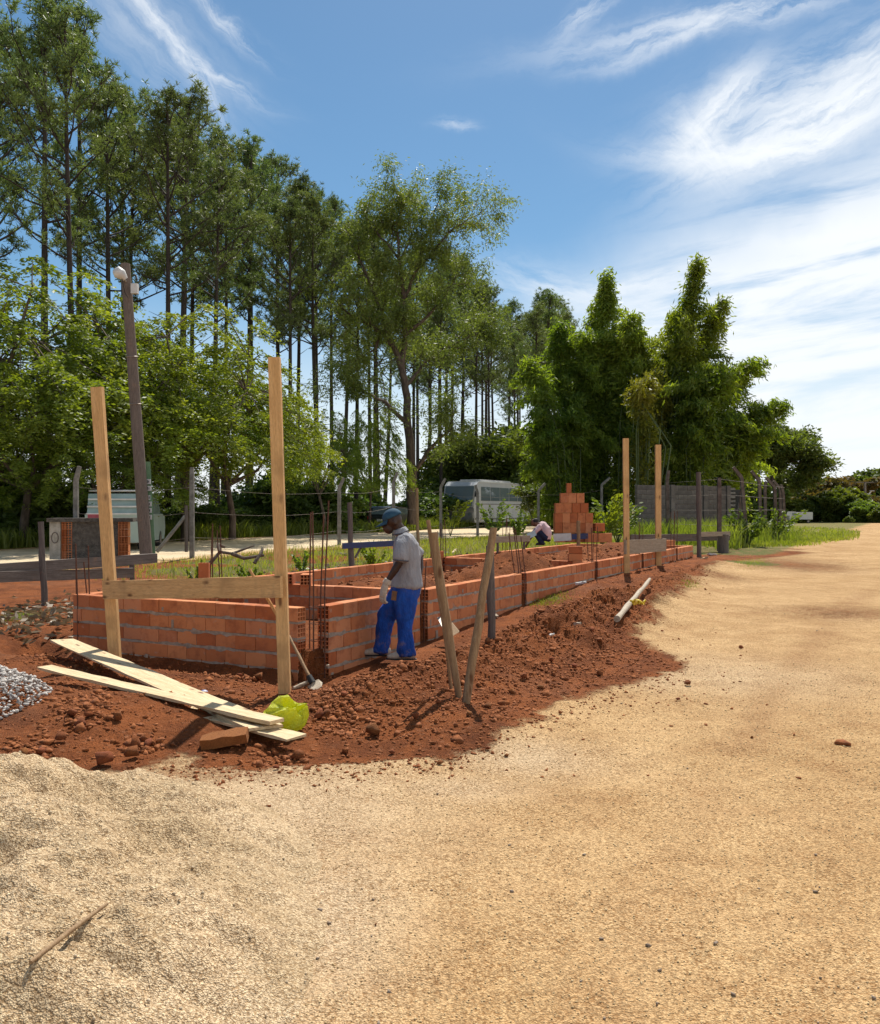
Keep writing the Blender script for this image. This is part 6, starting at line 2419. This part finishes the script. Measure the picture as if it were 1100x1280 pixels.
def from_skeleton(name, lines, d0, label, leaf_mat, tip_rad, n_each, leaf, bark, twig=1.3, depth=2.2, seed=5, r0=.3, droop=.5, from_level=1, trunk_lines=1, group=None):
    """tree drawn limb by limb: polylines at true distance, with depth of its own, then twigs and leaf sprays"""
    rs = np.random.RandomState(seed)
    base = at(lines[0][0][0], lines[0][0][1], d0)
    base.z = .2
    segs, tips = [], []
    pr = dict(wob=.22, up=.05, levels=1, kids=2, p=.75, fwd=.7, ratio=.62, leafy=1)
    pr['from'] = 1
    ends = {}
    for k, ln in enumerate(lines):
        off0 = ends.get(tuple(ln[0][:2]), 0.0)
        off1 = rs.uniform(-depth, depth) if k else rs.uniform(-.4, .4)
        pts, rr = [], []
        for i, q in enumerate(ln):
            t = i / (len(ln) - 1)
            off = off0 + (off1 - off0) * t
            w = at(q[0], q[1], d0 + off)
            pts.append(np.array(w - base)); rr.append(q[2] / F * d0 / 2)
            ends[tuple(q[:2])] = off
        # densify
        P, Rr = [], []
        for i in range(len(pts) - 1):
            for s in np.linspace(0, 1, 4)[:-1]:
                P.append(pts[i] * (1 - s) + pts[i + 1] * s + rs.normal(0, .04, 3)); Rr.append(rr[i] * (1 - s) + rr[i + 1] * s)
        P.append(pts[-1]); Rr.append(rr[-1])
        segs.append((P, Rr, 0 if k < trunk_lines else 1))
        if k >= from_level:
            for i in range(2, len(P)):
                for _ in range(2 if rs.rand() < .45 else 1):
                    dd = P[i] - P[i - 1]
                    dd = dd / (np.linalg.norm(dd) + 1e-9)
                    sd_ = rand_dirs(1, rs)[0]
                    grow(P[i], dd * .6 + sd_ + np.array([0, 0, .25]), twig * rs.uniform(.6, 1.4), min(Rr[i] * .5, .03), 0, rs, segs, tips, pr)
    C = np.array([t[0] for t in tips])
    c, d = spray_leaves(C, n_each, tip_rad * rs.uniform(.6, 1.4, len(C)), rs, .8, droop)
    lnn = rs.uniform(leaf[0] * .7, leaf[0] * 1.3, len(c))
    cr = leaf_mesh('crown', c, d, lnn, lnn * leaf[1], rs, leaf_mat)
    print(name, len(c))
    put_tree(name, wood_mesh('trunk', segs, bark, .006), cr, base, 0, (1, 1, .93), label, 'tree', group)


from_skeleton('gum_tree', [
    [(515, 655, 12), (514, 590, 11), (510, 520, 10), (506, 470, 9), (502, 445, 8)],
    [(502, 445, 9), (492, 415, 7), (475, 395, 6), (455, 382, 5), (432, 368, 3), (415, 350, 2)],
    [(502, 445, 8), (506, 400, 7), (505, 350, 6), (500, 300, 4), (497, 250, 2.5), (503, 215, 1.5)],
    [(505, 350, 5), (520, 315, 4), (540, 290, 3.2), (560, 262, 2.5), (585, 245, 1.5), (603, 232, 1)],
    [(520, 315, 4), (530, 280, 3), (540, 245, 2), (552, 212, 1)],
    [(500, 300, 3.5), (482, 275, 2.5), (465, 255, 2), (455, 235, 1)],
    [(492, 415, 5), (470, 350, 4), (455, 310, 3), (440, 280, 1.5)],
    [(506, 400, 5), (535, 375, 4), (555, 350, 3), (568, 325, 1.5)],
    [(506, 470, 6), (525, 445, 4), (550, 420, 3), (585, 405, 2), (600, 395, 1)],
    [(510, 520, 7), (480, 490, 5), (455, 478, 3), (440, 470, 1.5)],
    [(514, 590, 7), (535, 555, 5), (560, 530, 3), (570, 500, 1.5)],
    [(475, 395, 5), (470, 420, 3), (452, 430, 2), (430, 440, 1)],
    [(500, 300, 3), (515, 265, 2.4), (512, 235, 1.4)]],
    54, 'tall gum tree with a forked limb spreading left, in front of the pines', M['leaf_euc'], .52, 10, (.22, .26), M['bark_grey'], 1.6, 2.6, 5, droop=.55)

from_skeleton('gum_tree', [
    [(958, 652, 7), (960, 620, 6), (966, 590, 5)],
    [(966, 590, 4), (978, 570, 3), (995, 555, 2), (1010, 548, 1)],
    [(966, 590, 4), (955, 570, 3), (945, 555, 2), (938, 545, 1)],
    [(966, 590, 4), (970, 560, 3), (972, 545, 1)],
    [(978, 570, 3), (998, 572, 2), (1016, 565, 1)],
    [(960, 620, 4), (985, 600, 2), (1005, 590, 1)],
    [(960, 620, 4), (940, 600, 2), (932, 585, 1)]],
    92, 'airy gum tree beyond the right fence, with clumps of sky showing through', M['leaf_dark'], 1.1, 20, (.42, .4), M['bark_grey'], 1.5, 3.5, 9, droop=.2)


def bamboo():
    rs = np.random.RandomState(77)

    def plume(base, pts, radius, n, clump):
        """leafy culm: axis points and radius along it"""
        pts = np.array(pts)
        t = rs.rand(n)
        k = np.linspace(0, 1, len(pts))
        ax = np.stack([np.interp(t, k, pts[:, j]) for j in range(3)], 1)
        r = np.interp(t, k, radius)
        # sprays: leaves cluster around side twigs
        ns = max(8, n // 30)
        ts = rs.rand(ns) ** .9
        sa = np.stack([np.interp(ts, k, pts[:, j]) for j in range(3)], 1)
        sr = np.interp(ts, k, radius)
        sdir = rand_dirs(ns, rs); sdir[:, 2] = sdir[:, 2] * .5 + .10
        tw = sa + sdir * (sr * rs.uniform(.35, 1.05, ns))[:, None]
        idx = rs.randint(0, ns, n)
        f = rs.rand(n)[:, None] ** .6
        c = sa[idx] * (1 - f) + tw[idx] * f + rs.normal(0, .22, (n, 3)) - np.array([0, 0, .35]) * f ** 2
        d = sdir[idx] + rand_dirs(n, rs) * .8
        d[:, 2] -= .55
        return c, d, [(sa[i], tw[i]) for i in range(0, ns)]

    def clump(name, label, culms, d0, mat, nleaf, ymat=None):
        bx = np.mean([c[0][0] for c in culms])
        base = at(bx, 655, d0); base.z = .2
        Cs, Ds, m = [], [], MB()
        for line, rads in culms:
            off = rs.uniform(-2.2, 2.2)
            pts = [np.array(at(q[0], q[1], d0 + off) - base) for q in line]
            kk = np.linspace(0, 1, len(pts)); tt = np.linspace(0, 1, 10)
            P = np.stack([np.interp(tt, kk, np.array(pts)[:, j]) for j in range(3)], 1)
            rr = np.interp(tt, kk, [1.0 * r / F * d0 for r in rads])
            ln = np.linalg.norm(np.diff(P, axis=0), axis=1).sum()
            n = int(2.0 * nleaf * (rr.mean() * ln))
            c, d, tw = plume(base, P, rr, n, None)
            Cs.append(c); Ds.append(d)
            # arching side canes with feathery drooping tips
            for q in range(11):
                t0 = rs.uniform(.30, .98)
                st = np.array([np.interp(t0, tt, P[:, j]) for j in range(3)])
                a_ = rs.uniform(0, 6.283)
                R0 = max(np.interp(t0, tt, rr), .45)
                ou = np.array([math.cos(a_), math.sin(a_) , 0]) * R0 * rs.uniform(.9, 1.7)
                hh_ = R0 * rs.uniform(.5, 1.3)
                Q = np.array([st + ou * f + np.array([0, 0, hh_ * (1.9 * f - 1.55 * f * f)]) for f in np.linspace(0, 1, 7)])
                n2 = int(nleaf * .55 * np.linalg.norm(ou))
                f = rs.rand(n2) ** .7
                c2 = np.stack([np.interp(f, np.linspace(0, 1, 7), Q[:, j]) for j in range(3)], 1)
                c2 = c2 + rs.normal(0, .16, (n2, 3)) - np.array([0, 0, .16])
                d2 = ou / np.linalg.norm(ou) * .5 + rand_dirs(n2, rs) * .7 - np.array([0, 0, .65])
                Cs.append(c2); Ds.append(d2)
                m.tube(Q, np.linspace(.02, .006, 7), 4, cap=False)
            m.tube(P, np.linspace(.07, .02, 10), 6)
            for a, b in tw[::2]:
                m.tube([a, b], [.012, .006], 3, cap=False)
            for _ in range(4):         # bare canes at the foot
                a = rs.normal(0, .6, 2)
                m.tube([P[0] + [a[0], a[1], 0], P[3] + [a[0] * 1.4, a[1] * 1.4, 0], P[6]], [.05, .04, .02], 5)
        c, d = np.concatenate(Cs), np.concatenate(Ds)
        root = empty(name, base, 0, label, 'bamboo', 'bamboo clumps behind the brick stack')
        tr = m.mesh('stems'); tr.materials.append(M['culm'])
        obj('stems', tr, None, root)
        ln = rs.uniform(.24, .44, len(c))
        obj('foliage', leaf_mesh('foliage', c, d, ln, ln * .24, rs, mat), None, root)
        print(name, len(c))

    clump('bamboo_clump', 'left bamboo clump with a rounded dark top, nearest the coach', [
        ([(715, 650), (708, 540), (700, 450), (702, 405)], [20, 34, 30, 14]), ([(700, 650), (690, 560), (675, 480), (662, 452)], [16, 30, 24, 9]),
        ([(725, 650), (728, 540), (735, 450), (740, 420)], [24, 36, 30, 14]), ([(705, 650), (705, 590), (712, 540), (715, 515)], [20, 30, 30, 14]), ([(690, 650), (682, 600), (674, 560), (668, 535)], [18, 28, 24, 10]), ([(740, 650), (742, 600), (745, 540), (742, 480)], [34, 50, 44, 22])], 53, M['leaf_bamboo'], 230)
    clump('bamboo_clump', 'middle bamboo clump with a slender pointed spire', [
        ([(760, 650), (758, 520), (756, 420), (759, 342)], [24, 40, 24, 5]), ([(775, 650), (780, 530), (785, 440), (790, 395)], [24, 40, 26, 9]),
        ([(745, 650), (740, 540), (735, 460), (730, 420)], [24, 36, 28, 12]), ([(770, 650), (770, 560), (772, 480), (768, 420)], [26, 40, 34, 16]), ([(798, 650), (800, 600), (798, 550), (795, 480)], [34, 46, 42, 22]), ([(750, 600), (752, 500), (748, 430), (744, 385)], [10, 22, 18, 6])], 55, M['leaf_bamboo'], 230)
    clump('bamboo_clump', 'yellowish bamboo clump in front of the two dark spires', [
        ([(800, 640), (802, 560), (808, 510), (812, 470)], [6, 13, 13, 5]), ([(822, 620), (818, 550), (824, 500), (832, 462)], [5, 11, 11, 4]), ([(808, 620), (812, 540), (800, 500), (790, 485)], [5, 10, 9, 3])], 50, M['leaf_bamboo_y'], 190)
    clump('bamboo_clump', 'tallest bamboo clump with a spire leaning right', [
        ([(850, 650), (848, 520), (855, 420), (873, 325)], [24, 40, 28, 6]), ([(865, 650), (868, 510), (880, 430), (905, 375)], [24, 36, 26, 8]),
        ([(835, 650), (832, 530), (838, 440), (850, 395)], [22, 34, 26, 12]), ([(830, 650), (815, 540), (805, 470), (800, 430)], [22, 30, 24, 10])], 55, M['leaf_bamboo'], 240)
    clump('bamboo_clump', 'right bamboo clump arching out over the old block wall', [
        ([(885, 650), (895, 540), (910, 480), (930, 462)], [24, 40, 36, 20]), ([(890, 650), (915, 560), (945, 520), (978, 508)], [22, 36, 28, 10]),
        ([(875, 650), (880, 560), (890, 490), (900, 465)], [24, 38, 36, 18]), ([(895, 650), (915, 590), (935, 560), (950, 548)], [18, 30, 24, 12]),
        ([(860, 650), (865, 570), (868, 520), (872, 470)], [24, 34, 34, 20]), ([(850, 650), (852, 610), (855, 570), (858, 510)], [34, 46, 44, 24]), ([(908, 650), (914, 610), (922, 570), (925, 520)], [26, 40, 38, 22])], 53, M['leaf_bamboo'], 230)


bamboo()


def grasses():
    rs = np.random.RandomState(19)

    def blades(name, P, h, w, mat, label, cat, lean=.35):
        n = len(P)
        z = height(P[:, 0], P[:, 1]) - .01
        b = np.column_stack([P, z])
        a = rs.uniform(0, 6.283, n)
        h = h * rs.uniform(.35, 1.25, n) * (.7 + .5 * vnoise(P[:, 0] * .8, P[:, 1] * .8, 9))
        side = np.stack([np.cos(a), np.sin(a), np.zeros(n)], 1) * (w * .5)
        ln = rs.normal(0, lean, (n, 2)) * h[:, None]
        mid = b + np.column_stack([ln * .3, h * .6])
        top = b + np.column_stack([ln, h * .95])
        v = np.stack([b - side, b + side, mid + side * .8, mid - side * .8, top], 1).reshape(-1, 3)
        q = (np.arange(n) * 5)[:, None]
        tri = np.concatenate([q + [0, 1, 2], q + [0, 2, 3], q + [3, 2, 4]])
        me = mesh_np(name, v, tri)
        o = obj(name, me, mat)
        tag(o, label, cat, None, 'stuff')

    def area(px0, px1, py0, py1, n, cond=None):
        out = []
        while len(out) < n:
            x, y = G(rs.uniform(px0, px1), rs.uniform(py0, py1))
            if cond is None or cond(x, y):
                out.append((x, y))
        return np.array(out)
    # tall weeds in front of the block wall
    P = []
    for k in range(9000):
        px = rs.normal(875, 62); d = 29.5 + 10 * rs.rand()
        if px < 780 or px > 1000 or d < 30.5 + 2.5 * rs.rand() + 3.0 * float(fbm(np.array([px * .035]), np.array([0.]), 6, 2)[0]) + max(0, px - 930) * .05: continue
        P.append((at(px, 650, d).x, d))
    P = np.array(P)
    blades('tall_weeds', P, .78, .030, M['grass'], 'tall bright weeds in front of the old block wall', 'weeds', .3)
    # verge grass
    P = area(905, 1075, 658, 690, 9000, lambda x, y: float(sdpoly(np.array([x]), np.array([y]), VERGE)[0]) > -.8 * rs.rand())
    blades('verge_grass', P, .16, .03, M['grass'], 'short green grass on the verge at the end of the gravel', 'grass')
    # grass behind the foundation, up to the street
    P = []
    while len(P) < 12000:
        u, v = rs.uniform(6, 30), rs.uniform(3.9, 12.4)
        p = uv2w(u, v)
        g = (-.30 + .07 * min(u, 14)) + 1.0 * float(fbm(np.array([p.x * .35]), np.array([p.y * .35]), 52, 3)[0]) + .03 * u
        if rs.rand() < g:
            P.append((p.x, p.y))
    blades('bank_grass', np.array(P), .19, .018, M['grass'], 'patchy bright grass between the rear wall and the street', 'grass')
    # undergrowth strip along the far kerb
    P = []
    for k in range(14000):
        u, v = rs.uniform(10, 80), 20.6 + abs(rs.normal(0, 1.6)) + .4
        p = uv2w(u, v); P.append((p.x, p.y))
    blades('roadside_weeds', np.array(P), .75, .05, M['leaf_mid'], 'dark weeds along the far edge of the street', 'weeds', .4)
    # small tufts on the spoil
    for px, py, rx, ry, n in ((690, 752, 26, 7, 700), (940, 704, 24, 7, 900), (675, 757, 14, 5, 300), (20, 772, 30, 8, 500), (860, 735, 14, 4, 200)):
        P = []
        while len(P) < n:
            a, b = rs.normal(0, .5, 2)
            P.append(G(px + a * rx, py + b * ry))
        blades('grass_tuft', np.array(P), .055, .008, M['grass'], {690: 'green patch on the spoil at the foot of the third wall stretch', 940: 'low green patch on the gravel near the dark post', 675: 'small green sprig beside the wall foot', 20: 'weeds at the left edge beside the short wall', 860: 'thin green patch at the gravel edge'}[px], 'grass', .5)
    # dry litter on the back bank
    P = []
    for k in range(4200):
        u, v = rs.uniform(0, 14), 5.2 + rs.normal(0, 1.0)
        if v < 3.6: continue
        p = uv2w(u, v); P.append((p.x, p.y))
    P = np.array(P)
    c = np.column_stack([P, height(P[:, 0], P[:, 1]) + rs.uniform(.0, .07, len(P))])
    d = rand_dirs(len(P), rs); d[:, 2] *= .3
    o = obj('dry_leaf_litter', leaf_mesh('dry_leaf_litter', c, d, rs.uniform(.06, .2, len(P)), rs.uniform(.03, .08, len(P)), rs, M['straw']))
    tag(o, 'dry leaves and husks on the bank behind the rear wall', 'leaf litter', None, 'stuff')

    # seedlings and weeds standing as plants of their own
    def plant(label, px, py, d, h, n, mat, leaf=.16, wide=.35, cat='plant'):
        p = at(px, py, d); p.z = hz(p.x, p.y)
        root = empty('young_plant', p, 0, label, cat, None)
        m = MB(); cs, ds = [], []
        for k in range(n):
            a = rs.uniform(0, 6.283)
            e = np.array([math.cos(a) * wide * h * rs.uniform(.3, 1), math.sin(a) * wide * h * rs.uniform(.3, 1), h * rs.uniform(.6, 1)])
            m.tube([(0, 0, -.03), e * [.35, .35, .55], e], [.014, .011, .006], 5)
            for t in np.linspace(.4, 1, 9):
                for _ in range(4):
                    cs.append(e * [t, t, t] + rs.normal(0, .07, 3) * h * .5); ds.append(e * [1, 1, .2] + rs.normal(0, .3, 3))
        tr = m.mesh('stem'); tr.materials.append(M['culm']); obj('stem', tr, None, root)
        obj('leaves', leaf_mesh('leaves', np.array(cs), np.array(ds), leaf, leaf * .45, rs, mat), None, root)
    plant('bright leafy sapling by the fence post left of the coach', 563, 660, 44, 1.9, 5, M['leaf_bright'], .26, .5)
    plant('leafy weed in front of the coach, right of the stakes', 618, 668, 38, 1.6, 8, M['leaf_mid'], .2, .6)
    plant('weed bush in front of the coach tail, left of the crouching worker', 648, 668, 37, 1.25, 8, M['leaf_mid'], .18, .6)
    plant('ferny shrub standing right of the stepped brick stack', 752, 665, 31, 1.8, 12, M['leaf_bright'], .22, .6)
    plant('shrub behind the right batter board posts', 772, 660, 33, 1.6, 10, M['leaf_mid'], .2, .6)
    plant('small green weed on the rubble bank by the dead branch', 312, 700, 15.6, .42, 7, M['leaf_bright'], .09, .7)
    plant('small weed beside the upright clay block', 247, 700, 17, .5, 6, M['leaf_bright'], .1, .7)
    plant('weed behind the tall front batter post', 378, 697, 18, .45, 8, M['leaf_bright'], .09, .8)
    plant('weed under the blue board', 468, 690, 19, .6, 8, M['leaf_bright'], .1, .8)
    plant('weeds at the foot of the leaning right fence posts', 936, 668, 32, 1.3, 14, M['leaf_mid'], .18, .7)
    plant('weedy shrub between the right fence posts', 968, 665, 36.5, 1.3, 14, M['leaf_mid'], .18, .9)


grasses()
